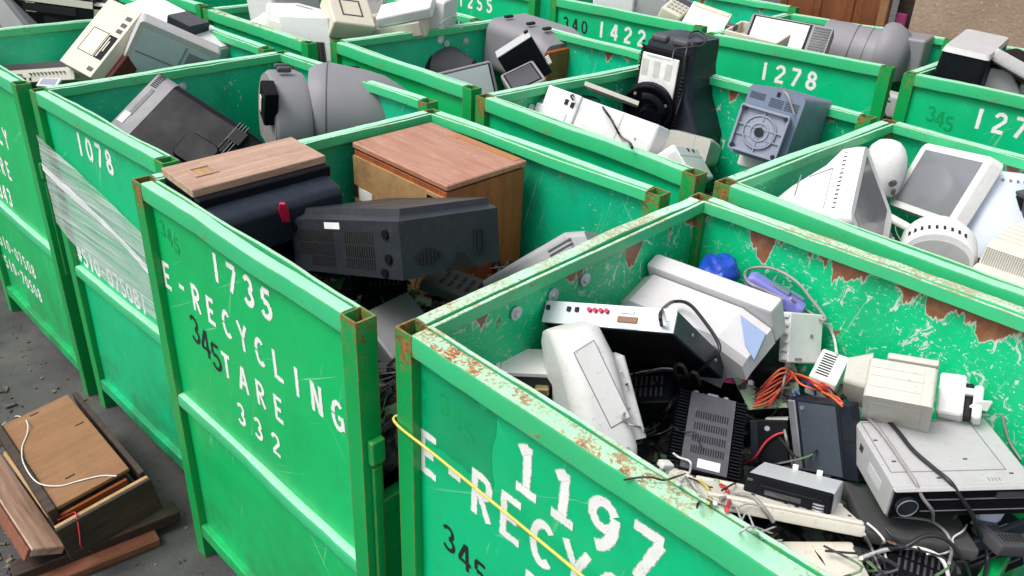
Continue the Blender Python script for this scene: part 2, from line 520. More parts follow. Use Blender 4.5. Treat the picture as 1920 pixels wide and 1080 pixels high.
def letters(bm, text, x, z, cap, pitch, y, seed, sw=.16, jitter=0., slant=0., rng=None, drop=0.):
    """stroke lettering on the panel plane y (facing -y), following its waviness"""
    cnt = 0
    lay = bm.verts.layers.float.new('coverage')
    for ci, ch in enumerate(text):
        if ch == ' ': continue
        ox, oz = x+ci*pitch, z-drop*ci
        for st in GL[ch]:
            v = [float(q) for q in st[1:].split(',')]
            if st[0] == 'l':
                pts = [(v[0]+(v[2]-v[0])*t/3, v[1]+(v[3]-v[1])*t/3) for t in range(4)]
            else:
                n = 12
                pts = [(v[0]+v[2]*math.cos(rad(v[4]+(v[5]-v[4])*t/n)), v[1]+v[3]*math.sin(rad(v[4]+(v[5]-v[4])*t/n))) for t in range(n+1)]
            cnt += 1
            L = []
            for i, p in enumerate(pts):
                a, b = pts[max(i-1, 0)], pts[min(i+1, len(pts)-1)]
                t = Vector((b[0]-a[0], b[1]-a[1])).normalized()
                nn = Vector((-t.y, t.x))
                row = []
                w = sw*(1+(jitter and jitter*noise.noise(Vector((p[0]*5+ci*3, p[1]*5, cnt)))))
                e = -.1 if i == 0 else (.1 if i == len(pts)-1 else 0)
                for sg, cv in ((1.45, 0.), (.8, 1.), (-.8, 1.), (-1.45, 0.)):
                    q = Vector(p)+nn*sg*w/2+t*e*.3
                    X = ox+(q.x+slant*q.y)*cap
                    Z = oz+q.y*cap
                    vv = bm.verts.new((X, y+disp(seed, X, Z)-.0008-.00006*cnt, Z))
                    vv[lay] = cv
                    row.append(vv)
                L.append(row)
            for a, b in zip(L, L[1:]):
                for q in range(3): bm.faces.new((a[q], b[q], b[q+1], a[q+1]))

# ------------------------------------------------------------------ steel bins
H = 1.3
FITS = {
'wood_tv':([-1.997,1.03,1.212],[[0.0332,-0.9989,0.0336],[0.999,0.0322,-0.0299],[0.0288,0.0345,0.999]],[0.3767,0.1776,0.2395]),
'cabinet':([-1.873,1.587,1.03],[[0.9998,0.0015,0.0215],[-0.0012,0.9999,-0.014],[-0.0216,0.014,0.9997]],[0.4397,0.3106,0.4929]),
'cover':([-1.588,1.197,1.2],[[0.9558,-0.0009,-0.294],[0.0463,0.988,0.1476],[0.2904,-0.1547,0.9443]],[0.451,0.3103,0.1327]),
'wedge':([-1.345,1.593,1.021],[[0.631,-0.2507,-0.7341],[0.4715,0.8754,0.1064],[0.616,-0.4133,0.6706]],[0.3143,0.2679,0.2117]),
'gap_junk':([-1.533,1.166,0.923],[[0.9258,0.1403,0.3509],[-0.0561,0.9692,-0.2396],[-0.3737,0.2022,0.9052]],[0.1638,0.1506,0.1976]),
'tv_c':([-2.856,1.3,1.051],[[0.087,0.885,0.4575],[-0.8235,0.3223,-0.4668],[-0.5605,-0.3361,0.7568]],[0.2901,0.4973,0.2998]),
'disc_c':([-2.796,1.608,1.14],[[0.3412,-0.9397,0.0239],[0.9374,0.342,0.0655],[-0.0698,0.0,0.9976]],[0.34,0.1,0.34]),
'shell_c':([-2.661,1.866,1.15],[[0.587,-0.809,0.0308],[0.8079,0.5878,0.0423],[-0.0523,0.0,0.9986]],[0.42,0.42,0.42]),
'printer':([-0.905,1.169,1.094],[[0.4185,-0.6001,0.6817],[0.9075,0.2462,-0.3404],[0.0364,0.7611,0.6476]],[0.1206,0.3039,0.1668]),
'vcr':([-0.94,1.379,1.125],[[0.9424,-0.012,-0.3343],[0.2321,0.7433,0.6274],[0.241,-0.6688,0.7033]],[0.3054,0.3271,0.0493]),
'laser':([-0.938,1.576,1.113],[[0.9982,-0.0027,-0.0607],[-0.0225,0.9113,-0.411],[0.0564,0.4116,0.9096]],[0.2563,0.0997,0.0892]),
'bag':([-0.974,1.758,1.156],[[0.9059,-0.1156,-0.4074],[0.4223,0.3169,0.8492],[0.031,-0.9414,0.3359]],[0.0858,0.0805,0.0845]),
'handset':([-0.824,1.772,1.154],[[0.8952,-0.3429,0.2846],[0.3031,0.9367,0.1752],[-0.3266,-0.0706,0.9425]],[0.1498,0.0466,0.0421]),
'sidepanel':([-0.724,1.744,1.085],[[0.3296,-0.8865,-0.3248],[0.9058,0.1998,0.3737],[-0.2664,-0.4174,0.8688]],[0.1142,0.03,0.1188]),
'adapter':([-0.634,1.721,1.034],[[0.9711,-0.2116,0.1101],[0.2282,0.9586,-0.1704],[-0.0695,0.1906,0.9792]],[0.064,0.1094,0.0595]),
'beige':([-0.456,1.666,1.106],[[0.9431,-0.3229,0.0795],[0.3139,0.7856,-0.5331],[0.1096,0.5278,0.8423]],[0.1321,0.1122,0.132]),
'whitecase':([-0.362,1.775,1.087],[[0.9446,-0.0541,-0.3239],[0.2749,0.6697,0.6899],[0.1796,-0.7407,0.6474]],[0.0903,0.0499,0.0918]),
'desktop':([-0.339,1.641,0.995],[[0.6766,-0.7363,0.0038],[0.7352,0.6753,-0.0584],[0.0405,0.0423,0.9983]],[0.2866,0.201,0.0786]),
'amp':([-0.727,1.377,0.977],[[0.8368,-0.4453,0.3186],[0.5389,0.7729,-0.3351],[-0.0971,0.4521,0.8867]],[0.1489,0.1859,0.0454]),
'blackbox':([-0.685,1.61,0.877],[[0.8582,-0.3216,-0.4],[0.4668,0.813,0.3479],[0.2133,-0.4853,0.8479]],[0.0828,0.1286,0.0997]),
'drive':([-0.556,1.594,0.966],[[0.9238,-0.3723,-0.0899],[-0.0563,0.1003,-0.9934],[0.3788,0.9227,0.0717]],[0.1548,0.171,0.035]),
'stereo':([-0.529,1.417,0.939],[[0.9576,-0.1856,-0.2203],[0.2572,0.8952,0.364],[0.1297,-0.4052,0.905]],[0.168,0.143,0.0488]),
'panel_a':([-0.525,1.331,0.946],[[0.7582,-0.6303,-0.1669],[0.639,0.6673,0.3826],[-0.1298,-0.3967,0.9087]],[0.3188,0.1242,0.025]),
'panel_b':([-0.39,1.276,0.905],[[0.742,-0.6495,-0.166],[0.6638,0.7464,0.0468],[0.0935,-0.1449,0.985]],[0.1637,0.1606,0.03]),
'greypanel':([-0.348,1.547,0.886],[[0.7647,-0.6443,0.0126],[0.638,0.7597,0.1261],[-0.0908,-0.0884,0.9919]],[0.1836,0.1508,0.03]),
'blackcase':([-0.249,1.7,0.817],[[0.4735,-0.8284,-0.2994],[0.8412,0.526,-0.125],[0.261,-0.1927,0.9459]],[0.1577,0.1371,0.12]),
'shard':([-0.23,1.704,0.896],[[0.3129,0.089,0.9456],[0.9331,0.157,-0.3235],[-0.1773,0.9836,-0.0339]],[0.0995,0.1675,0.012]),
'mon_e':([-1.879,2.363,1.181],[[0.9969,-0.0661,0.0429],[0.0428,0.9116,0.4089],[-0.0661,-0.4058,0.9116]],[0.4876,0.0999,0.1806]),
'blade_e':([-1.993,2.554,1.261],[[0.8797,0.4653,0.0979],[0.4524,-0.7556,-0.4737],[-0.1464,0.461,-0.8752]],[0.2018,0.1408,0.0119]),
'crt_e':([-1.958,2.925,1.25],[[0.997,-0.0715,0.0311],[0.0697,0.9961,0.0546],[-0.0349,-0.0523,0.998]],[0.215,0.23,0.39]),
'mech_e':([-1.946,2.732,1.2],[[0.9033,-0.3868,0.1856],[0.4207,0.8835,-0.2058],[-0.0844,0.264,0.9608]],[0.194,0.06,0.2054]),
'beige_e':([-1.777,2.843,1.043],[[0.9752,-0.221,-0.0138],[0.2162,0.9368,0.2749],[-0.0479,-0.271,0.9614]],[0.1745,0.2072,0.1083]),
'vent_e':([-1.552,2.44,1.117],[[-0.3277,-0.707,0.6268],[0.8935,-0.0164,0.4487],[-0.307,0.7071,0.637]],[0.3788,0.134,0.0816]),
'blue_e':([-1.408,2.765,1.242],[[0.9747,0.0391,0.2199],[0.2025,0.2614,-0.9438],[-0.0944,0.9645,0.2468]],[0.1949,0.2384,0.2874]),
'imac_f':([-0.932,2.213,1.186],[[-0.3442,-0.9059,-0.2469],[0.8398,-0.1795,-0.5124],[0.4198,-0.3837,0.8225]],[0.294,0.2698,0.2941]),
'lcd_f':([-0.808,2.75,1.201],[[0.7637,0.1297,-0.6324],[-0.6142,0.4476,-0.6499],[0.1988,0.8848,0.4215]],[0.3576,0.229,0.0494]),
'speaker_f':([-0.481,2.629,1.143],[[0.9963,-0.0739,0.0444],[0.0695,0.9933,0.0924],[-0.0509,-0.089,0.9947]],[0.1852,0.4917,0.0637]),
'mon_h2':([-2.931,2.645,1.1],[[0.571,-0.7699,-0.2849],[0.7865,0.6125,-0.079],[0.2353,-0.179,0.9553]],[0.2639,0.326,0.1487]),
'box_h3':([-2.58,2.672,1.253],[[0.5365,-0.7756,-0.3327],[0.6362,0.6307,-0.4443],[0.5544,0.0267,0.8318]],[0.169,0.097,0.1807]),
'mon_h4':([-2.463,2.583,1.167],[[0.4912,0.053,-0.8694],[0.763,0.4553,0.4588],[0.4201,-0.8888,0.1832]],[0.156,0.14,0.1939]),
'shell_h5':([-2.951,3.126,1.2],[[0.997,-0.0349,0.0697],[0.0348,0.9994,0.0024],[-0.0698,0.0,0.9976]],[0.42,0.34,0.17]),
'tv_p':([-2.077,4.014,1.239],[[0.962,-0.2407,-0.1291],[0.2686,0.7482,0.6067],[-0.0495,-0.6183,0.7844]],[0.4076,0.12,0.2405]),
'shell_p':([-1.899,4.431,1.185],[[0.9654,-0.2435,0.0934],[0.2426,0.9699,0.0213],[-0.0958,0.0022,0.9954]],[0.2184,0.3333,0.2277]),
'tv_q':([-1.236,4.094,1.336],[[0.9871,-0.1431,0.0723],[0.1454,0.989,-0.0267],[-0.0677,0.0369,0.997]],[0.1111,0.4081,0.1418]),
'tv_q2':([-1.075,4.287,1.275],[[0.933,0.2833,0.2219],[0.1019,0.3835,-0.9179],[-0.3451,0.879,0.3289]],[0.245,0.1048,0.6065]),
'vcr_d':([-3.575,1.315,1.316],[[0.9935,-0.0049,0.1135],[0.0804,0.7363,-0.6719],[-0.0803,0.6767,0.7319]],[0.2497,0.3233,0.1]),
'micro_d':([-3.398,1.477,1.282],[[0.3088,0.5296,0.79],[0.8261,0.2622,-0.4987],[-0.4713,0.8067,-0.3565]],[0.3175,0.2788,0.1]),
'recv_d':([-3.917,1.195,1.131],[[0.8025,-0.5081,-0.3129],[0.5814,0.7838,0.2184],[0.1343,-0.3572,0.9243]],[0.4068,0.2997,0.0765]),
'board':([-2.651,0.585,0.23],[[0.0281,-0.9979,-0.0588],[0.9904,0.0358,-0.1337],[0.1355,-0.0545,0.9893]],[0.231,0.594,0.02]),
'l_tower':([-3.983,2.362,1.28],[[0.9686,-0.2079,-0.1361],[0.2059,0.9781,-0.0289],[0.1392,0.0,0.9903]],[0.2,0.3,0.34]),
'l_printer':([-3.606,2.247,1.3],[[0.9345,-0.3524,0.0497],[0.3401,0.9256,0.1662],[-0.1045,-0.1384,0.9848]],[0.3,0.24,0.12]),
'l_vented':([-3.503,2.235,1.26],[[0.9041,-0.4226,-0.0632],[0.4216,0.9063,-0.0295],[0.0698,0.0,0.9976]],[0.26,0.2,0.2]),
'l_label':([-3.366,2.315,1.36],[[0.2549,-0.7655,0.5908],[0.9513,0.3082,-0.0111],[-0.1736,0.5649,0.8067]],[0.2,0.2,0.1]),
'l_keyboard':([-3.327,2.536,1.3],[[0.7493,-0.6607,-0.0452],[0.6287,0.7312,-0.2646],[0.2079,0.1699,0.9633]],[0.36,0.22,0.1]),
'l_monitor':([-3.285,2.741,1.33],[[0.8613,-0.5,0.0905],[0.4973,0.866,0.0523],[-0.1045,0.0,0.9945]],[0.2,0.2,0.2]),
'l_case':([-3.49,2.519,1.36],[[0.7176,-0.6947,0.0502],[0.693,0.7193,0.0485],[-0.0698,0.0,0.9976]],[0.16,0.12,0.26]),
'l_shard':([-3.959,2.187,1.27],[[0.866,-0.25,0.433],[0.5,0.433,-0.75],[0.0,0.866,0.5]],[0.16,0.1,0.02]),
'l_psu':([-3.616,2.189,1.29],[[0.766,-0.604,0.2198],[0.6428,0.7198,-0.262],[0.0,0.342,0.9397]],[0.1,0.1,0.07]),
'l_lid':([-3.238,2.554,1.38],[[0.7211,-0.6902,-0.0609],[0.6493,0.7037,-0.2885],[0.2419,0.1685,0.9556]],[0.26,0.18,0.05]),
'm_monitor':([-3.27,4.152,1.24],[[0.866,-0.5,0.0],[0.5,0.866,0.0],[0.0,0.0,1.0]],[0.24,0.26,0.2]),
'm_case':([-3.127,4.273,1.25],[[0.6964,-0.6831,0.22],[0.6964,0.7173,0.0232],[-0.1736,0.1371,0.9752]],[0.22,0.2,0.22]),
'm_scrap':([-2.747,3.991,1.3],[[0.883,-0.281,0.3759],[0.3214,0.9457,-0.048],[-0.342,0.1632,0.9254]],[0.12,0.16,0.08]),
'm_slab':([-2.721,4.088,1.3],[[0.7198,-0.4257,0.5483],[0.604,0.7733,-0.1926],[-0.342,0.4698,0.8138]],[0.2,0.16,0.04]),
'm_board':([-2.567,4.03,1.28],[[0.9192,-0.1681,0.3562],[0.3345,0.8105,-0.4807],[-0.2079,0.561,0.8013]],[0.22,0.2,0.03]),
'k_case':([-4.708,1.266,1.3],[[0.9698,-0.1736,0.171],[0.171,0.9848,0.0302],[-0.1736,0.0,0.9848]],[0.2,0.25,0.2]),
'k_slab':([-4.477,1.327,1.3],[[0.671,-0.5736,-0.4698],[0.4698,0.8192,-0.329],[0.5736,0.0,0.8192]],[0.14,0.34,0.3]),
'k_stereo':([-4.38,1.479,1.3],[[0.4649,-0.8829,0.0653],[0.8744,0.4695,0.1229],[-0.1392,0.0,0.9903]],[0.36,0.26,0.14]),
'k_stereo2':([-4.404,1.416,1.36],[[0.5248,-0.848,0.0738],[0.8398,0.5299,0.118],[-0.1392,0.0,0.9903]],[0.36,0.26,0.1]),
'd_scanner':([-3.934,1.689,1.32],[[0.9372,-0.2238,0.2674],[0.2511,0.9652,-0.0724],[-0.2419,0.135,0.9609]],[0.26,0.18,0.09]),
'd_box':([-3.746,1.726,1.3],[[0.9033,-0.342,0.259],[0.3288,0.9397,0.0943],[-0.2756,0.0,0.9613]],[0.13,0.12,0.1]),
'd_flap':([-3.344,0.994,1.26],[[0.7071,-0.6645,0.2418],[0.7071,0.6645,-0.2418],[0.0,0.342,0.9397]],[0.075,0.05,0.012]),
'd_grey':([-3.674,1.789,1.24],[[0.9254,-0.1736,0.3368],[0.1632,0.9848,0.0594],[-0.342,0.0,0.9397]],[0.2,0.16,0.08]),
'h_curve':([-3.235,2.721,1.08],[[0.866,-0.5,0.0],[0.5,0.866,0.0],[0.0,0.0,1.0]],[0.3,0.3,0.2]),
'p_tray':([-2.175,3.902,1.28],[[0.9811,-0.1655,0.1006],[0.173,0.9824,-0.0708],[-0.0872,0.0868,0.9924]],[0.26,0.2,0.07]),
'p_grey':([-1.655,4.538,1.2],[[0.9848,-0.1736,0.0],[0.1736,0.9848,0.0],[0.0,0.0,1.0]],[0.14,0.2,0.22]),
'q_hood':([-1.149,4.116,1.22],[[0.9397,-0.342,0.0],[0.342,0.9397,0.0],[0.0,0.0,1.0]],[0.26,0.2,0.2]),
'f_dome':([-1.012,2.78,1.2],[[1.0,0.0,0.0],[0.0,1.0,0.0],[0.0,0.0,1.0]],[0.125,0.125,0.18]),
'f_shade':([-0.665,2.803,1.14],[[0.866,-0.4755,-0.1545],[0.5,0.8236,0.2676],[0.0,-0.309,0.9511]],[0.27,0.27,0.26]),
'f_curve':([-0.682,2.442,1.14],[[0.9397,-0.342,0.0],[0.342,0.9397,0.0],[0.0,0.0,1.0]],[0.2,0.16,0.13]),
'f_dark':([-0.601,2.79,1.22],[[0.9063,0.4162,-0.0734],[-0.4226,0.8925,-0.1574],[0.0,0.1736,0.9848]],[0.14,0.1,0.08]),
'f_stand':([-0.812,2.537,1.12],[[0.883,-0.342,0.3214],[0.3214,0.9397,0.117],[-0.342,0.0,0.9397]],[0.2,0.05,0.02]),
'b_tag':([-1.787,1.009,1.26],[[0.7193,-0.6528,0.2376],[0.6947,0.676,-0.246],[0.0,0.342,0.9397]],[0.025,0.01,0.06]),
'b_low':([-2.222,1.186,0.98],[[0.9397,-0.342,0.0],[0.342,0.9397,0.0],[0.0,0.0,1.0]],[0.3,0.22,0.16]),
'a_mech':([-1.06,1.146,1.08],[[0.7193,-0.6947,0.0],[0.6947,0.7193,0.0],[0.0,0.0,1.0]],[0.1,0.14,0.08]),
'a_clip':([-0.715,1.197,0.98],[[0.3214,-0.9397,0.117],[0.883,0.342,0.3214],[-0.342,0.0,0.9397]],[0.05,0.02,0.06]),
'a_board_green':([-0.767,1.628,0.98],[[0.3368,-0.8266,0.451],[0.9254,0.3789,0.0033],[-0.1736,0.4162,0.8925]],[0.09,0.13,0.012]),
'a_board_pink':([-0.801,1.614,1.0],[[0.7631,-0.4495,0.4643],[0.6403,0.6228,-0.4495],[-0.0872,0.6403,0.7631]],[0.075,0.05,0.02]),
'a_board_brown':([-0.637,1.765,0.96],[[0.866,-0.3214,0.383],[0.5,0.5567,-0.6634],[0.0,0.766,0.6428]],[0.075,0.07,0.012]),
'a_plug':([-0.646,1.298,0.93],[[0.866,-0.5,0.0],[0.5,0.866,0.0],[0.0,0.0,1.0]],[0.03,0.02,0.03]),
'a_dark':([-0.95,1.722,0.98],[[0.9397,-0.342,0.0],[0.342,0.9397,0.0],[0.0,0.0,1.0]],[0.4,0.3,0.12]),
'a_chip':([-0.321,1.757,1.1],[[0.866,-0.5,0.0],[0.5,0.866,0.0],[0.0,0.0,1.0]],[0.04,0.03,0.03]),
'a_white2':([-0.256,1.774,1.1],[[0.766,-0.6428,0.0],[0.6428,0.766,0.0],[0.0,0.0,1.0]],[0.03,0.04,0.02]),
'b_board':([-1.696,1.187,1.0],[[0.8529,-0.3896,0.3476],[0.4924,0.8216,-0.2873],[-0.1736,0.4162,0.8925]],[0.26,0.12,0.012]),
'b_board2':([-1.567,1.232,1.0],[[0.4698,-0.8826,0.018],[0.8138,0.441,0.3785],[-0.342,-0.1632,0.9254]],[0.16,0.1,0.012]),
'a_fill1':([-0.801,1.77,0.95],[[0.9254,-0.2881,0.2461],[0.3368,0.923,-0.1858],[-0.1736,0.2549,0.9513]],[0.12,0.1,0.05]),
'a_fill2':([-0.93,1.633,0.93],[[0.4981,-0.8604,-0.1075],[0.8627,0.4793,0.1612],[-0.0872,-0.173,0.9811]],[0.14,0.1,0.05]),
'a_fill3':([-0.33,1.403,0.86],[[0.8529,-0.485,0.1934],[0.4924,0.8703,0.011],[-0.1736,0.0858,0.9811]],[0.12,0.1,0.04]),
'a_fill4':([-0.584,1.656,0.9],[[0.9848,-0.1632,0.0594],[0.1736,0.9254,-0.3368],[0.0,0.342,0.9397]],[0.1,0.08,0.05]),
'a_fill5':([-0.687,1.253,0.93],[[0.9305,0.3595,0.0694],[-0.3387,0.9172,-0.2101],[-0.1392,0.172,0.9752]],[0.12,0.06,0.02]),
'a_fill6':([-0.74,1.671,0.97],[[0.7544,-0.6028,0.2597],[0.633,0.5635,-0.5308],[0.1736,0.5649,0.8067]],[0.13,0.11,0.012]),
'a_fill7':([-0.279,1.472,0.86],[[0.9361,-0.3175,0.1512],[0.3407,0.9254,-0.1662],[-0.0872,0.2071,0.9744]],[0.12,0.09,0.05]),
'a_fill8':([-0.184,1.671,0.88],[[0.483,-0.866,0.1294],[0.8365,0.5,0.2241],[-0.2588,0.0,0.9659]],[0.1,0.08,0.03]),
'a_fill9':([-0.916,1.417,0.98],[[0.8365,-0.5465,-0.0396],[0.483,0.7695,-0.4178],[0.2588,0.3304,0.9077]],[0.12,0.1,0.05]),
'a_fill10':([-0.878,1.754,1.0],[[0.8529,-0.5,0.1504],[0.4924,0.866,0.0868],[-0.1736,0.0,0.9848]],[0.14,0.1,0.04]),
'b_fill1':([-1.92,1.186,1.05],[[0.9254,-0.3085,0.2201],[0.3368,0.9357,-0.1047],[-0.1736,0.171,0.9698]],[0.2,0.14,0.05]),
'b_fill2':([-1.505,1.385,1.02],[[0.8471,-0.5202,0.1087],[0.4891,0.8431,0.2235],[-0.2079,-0.1361,0.9686]],[0.24,0.16,0.03]),
'b_fill3':([-1.661,1.216,1.04],[[0.5,-0.8138,0.2962],[0.866,0.4698,-0.171],[0.0,0.342,0.9397]],[0.12,0.08,0.03]),
}

BIN = {'D': (-4.2193, .8569, -.0028, .9815, 1.0005), 'C': (-3.1593, .8716, .0219, .9565, .9936), 'B': (-2.1451, .7829, .002, .9786, 1.0323, -.02),
       'A': (-1.1121, .835, -.0225, .9815, 1.0406, -.05), 'H': (-3.2239, 2.118, -.0411, .9588, 1.0466), 'E': (-2.1995, 2.0387, -.0656, .9861, 1.0144),
       'F': (-1.1597, 1.981, -.087, .9815, 1.0129, -.05), 'P': (-2.3535, 3.7028, .0751, .9146, .9196), 'Q': (-1.3749, 3.7335, 0, .9815, 1.0205),
       'M': (-3.4933, 3.8119, .0112, 1.0445, 1.0205), 'L': (-4.1899, 2.0201, -.0149, .9628, 1.0205),
       'K': (-5.27, .88, 0, .98, 1.0), 'O': (-5.235, 2.03, .01, .98, 1.02), 'N': (-4.6, 3.80, 0, 1.0, 1.02), 'V': (-5.72, 3.78, 0, 1.0, 1.02)}
PY = .022
def rail(bm, p0, p1, wy, hz, seed, axis='x', bow=.004, n=30, chamf=.006):
    """square-tube rail, slightly bowed; p0->p1 along axis, section centred"""
    p0, p1 = Vector(p0), Vector(p1)
    rings = []
    for i in range(n+1):
        t = i/n
        p = p0.lerp(p1, t)
        e = math.sin(math.pi*t)
        dz = bow*e*(noise.noise(Vector((seed*3.3, t*2.2, 0)))*1.7)+.0012*noise.noise(Vector((seed*9.1, t*13, 4)))-.004*max(0, noise.noise(Vector((seed*4.7, t*7, 2)))-.25)
        dy = bow*e*(noise.noise(Vector((seed*5.1, t*2.5, 9)))*1.6)+.0012*noise.noise(Vector((seed*2.3, t*11, 6)))+.005*max(0, noise.noise(Vector((seed*6.7, t*6, 1)))-.25)
        sec = rrect(wy, hz, chamf, 2)
        if axis == 'x': rings.append([(p.x, p.y+dy+a, p.z+dz+b) for a, b in sec])
        else: rings.append([(p.x+dy+a, p.y, p.z+dz+b) for a, b in sec])
    loft(bm, rings)
def sheet(bm, x0, x1, z0, z1, y, seed, axis='x', nx=16, nz=12, th=.004):
    for sgn in (0, 1):
        G = []
        for i in range(nx+1):
            row = []
            for j in range(nz+1):
                x, z = x0+(x1-x0)*i/nx, z0+(z1-z0)*j/nz
                o = y+disp(seed, x, z)+sgn*th
                row.append(bm.verts.new((x, o, z) if axis == 'x' else (o, x, z)))
            G.append(row)
        for i in range(nx):
            for j in range(nz):
                bm.faces.new((G[i][j], G[i+1][j], G[i+1][j+1], G[i][j+1]))
def washers(T, name, pts, mat='steel'):
    for x, y, z, ax in pts:
        bm = NB()
        disc(bm, (x, y, z), .016, .004, ax, 16)
        disc(bm, (x+(.004 if ax == 'x' else 0), y-(.004 if ax == 'y' else 0), z), .007, .008, ax, 6)
        T.add(name, bm, mat)
def make_bin(key, label, mats, text=(), bolts=(), seed=1, detail=True):
    x, y, a, lu, lv = BIN[key][:5]
    T = Thing('steel_bin', label, 'bin', loc=(x, y, 0), rot=(0, 0, a), group='green steel recycling bins')
    T.shear = BIN[key][5] if len(BIN[key]) > 5 else 0       # bins knocked slightly out of square
    mp, mi, mr, ms, mb = mats       # post, inner back, front rail, front panel, side rails
    s = .05
    for px, py in ((s/2, s/2), (lu-s/2, s/2), (s/2, lv-s/2), (lu-s/2, lv-s/2)):
        bm = NB()
        o = [(px+dx*s/2, py+dy*s/2) for dx, dy in ((-1, -1), (1, -1), (1, 1), (-1, 1))]
        q = [(px+dx*(s/2-.005), py+dy*(s/2-.005)) for dx, dy in ((-1, -1), (1, -1), (1, 1), (-1, 1))]
        zt = H-.004
        loft(bm, [[(*p, .0) for p in o], [(*p, .4) for p in o], [(*p, .8) for p in o], [(*p, zt) for p in o], [(*p, zt) for p in q], [(*p, zt-.12) for p in q]], (True, False))
        po = T.add('post', bm, mp, smooth=0)
        bm = NB()
        r = [(px+dx*(s/2-.0052), py+dy*(s/2-.0052)) for dx, dy in ((-1, -1), (1, -1), (1, 1), (-1, 1))]
        bx(bm, (px, py, zt-.12), (s-.012, s-.012, .004))
        T.add('tube_plug', bm, 'post_in', po, smooth=0)
    # front face
    rw = .040 if key == 'A' else .034
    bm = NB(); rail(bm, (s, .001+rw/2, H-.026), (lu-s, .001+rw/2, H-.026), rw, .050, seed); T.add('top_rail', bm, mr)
    bm = NB(); rail(bm, (s*.9, rw+.012, H-.022), (lu-s*.9, rw+.012, H-.022), .010, .036, seed+.4, chamf=.002); T.add('inner_lip', bm, mb)
    bm = NB(); sheet(bm, s-.004, lu-s+.004, .13, H-.049, PY, seed, nx=44, nz=44); T.add('front_panel', bm, ms, smooth=60)
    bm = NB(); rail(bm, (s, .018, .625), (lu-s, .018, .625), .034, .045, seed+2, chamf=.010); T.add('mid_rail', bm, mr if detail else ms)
    bm = NB(); rail(bm, (s, .026, .115), (lu-s, .026, .115), .048, .05, seed+3); T.add('bottom_rail', bm, ms)
    # left side
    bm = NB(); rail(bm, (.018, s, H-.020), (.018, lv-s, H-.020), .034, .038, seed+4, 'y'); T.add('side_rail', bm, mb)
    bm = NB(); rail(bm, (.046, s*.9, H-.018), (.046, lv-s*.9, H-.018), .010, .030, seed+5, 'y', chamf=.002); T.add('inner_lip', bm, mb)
    bm = NB(); sheet(bm, s-.004, lv-s+.004, .11, H-.036, .026, seed+6, 'y'); T.add('side_panel', bm, mi, smooth=60)
    # back
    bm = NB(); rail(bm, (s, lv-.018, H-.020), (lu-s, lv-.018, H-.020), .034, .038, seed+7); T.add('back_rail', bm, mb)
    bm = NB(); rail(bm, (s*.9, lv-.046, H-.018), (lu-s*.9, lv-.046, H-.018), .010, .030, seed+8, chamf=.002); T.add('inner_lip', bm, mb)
    bm = NB(); sheet(bm, s-.004, lu-s+.004, .11, H-.036, lv-.028, seed+9); T.add('back_panel', bm, mi, smooth=60)
    # drop gate on the right and its latch bracket
    bm = NB(); rail(bm, (lu-.024, s, .80), (lu-.024, lv-s, .80), .035, .045, seed+10, 'y'); gt = T.add('gate_rail', bm, mp)
    bm = NB(); sheet(bm, s-.004, lv-s+.004, .11, .79, lu-.03, seed+11, 'y'); T.add('drop_gate', bm, ms, smooth=60)
    bm = NB(); bx(bm, (lu+.008, s*.6, .985), (.018, .035, .06), .003); bx(bm, (lu+.005, s*.6, .75), (.010, .022, .38), .002); T.add('latch_bracket', bm, mp, smooth=0)
    bm = NB(); bx(bm, (lu/2, lv/2, .12), (lu-.08, lv-.09, .02)); T.add('floor_plate', bm, ms, smooth=0)
    for nm, tx, tx0, tz, cap, pitch, mat, sw, sl, dr in text:
        for ci, ch in enumerate(tx):
            bm = NB()
            letters(bm, ch, tx0+ci*pitch, tz-dr*ci, cap, pitch, PY, seed, sw, .12, sl)
            T.add(nm, bm, mat, smooth=0)
    if key == 'A':
        bm = NB()
        G = []
        for i in range(13):
            row = []
            for j in range(9):
                X, Z = .06+.20*i/12, 1.06+.165*j/8
                X += .012*noise.noise(Vector((j*.9, i*.3, 4))) if i in (0, 12) else 0
                Z += .018*noise.noise(Vector((i*.8, j*.2, 8))) if j in (0, 8) else 0
                row.append(bm.verts.new((X, PY+disp(seed, X, Z)-.0006, Z)))
            G.append(row)
        for i in range(12):
            for j in range(8): bm.faces.new((G[i][j], G[i+1][j], G[i+1][j+1], G[i][j+1]))
        T.add('touch_up_paint', bm, G_touch, smooth=60)
    for i, (bx_, by_, bz_, ax) in enumerate(bolts):
        washers(T, 'washer', [(bx_, by_, bz_, ax)])
    return T
G_post = green_paint('green_post_paint', edge=.75, rust=.0, toprust=.15, base=(.0, .33, .075), base2=(.0, .25, .05))
G_postR = green_paint('rusty_green_post_paint', edge=1.2, rust=.22, toprust=1.15, base=(.0, .33, .075), base2=(.0, .25, .05))
G_panel = green_paint('green_panel_paint', edge=0, rust=0, scratch=.8, streak=.35, base=(.0, .47, .125), base2=(.0, .39, .10))
G_panelfar = green_paint('green_panel_paint_blue', edge=0, rust=0, scratch=.8, streak=.3, base=(.0, .50, .20), base2=(.0, .42, .165))
G_touch = green_paint('touch_up_green', edge=0, streak=.4, base=(.0, .34, .13), base2=(.0, .28, .11))
G_in = green_paint('green_inner_paint', chips=.4, drips=.7, scratch=.9, edge=0, streak=.4, base=(.0, .53, .27), base2=(.0, .42, .19))
G_inA = green_paint('chipped_green_inner_paint', chips=1.7, drips=1.75, scratch=.7, edge=0, streak=.25, base=(.0, .57, .23), base2=(.0, .47, .18))
G_inE = green_paint('scratched_green_inner_paint', chips=1., drips=.6, scratch=.8, edge=0, base=(.0, .51, .23), base2=(.0, .41, .17))
G_inB = green_paint('clean_green_inner_paint', chips=.3, drips=.25, scratch=1.1, edge=0, streak=.5, base=(.0, .42, .21), base2=(.0, .33, .15))
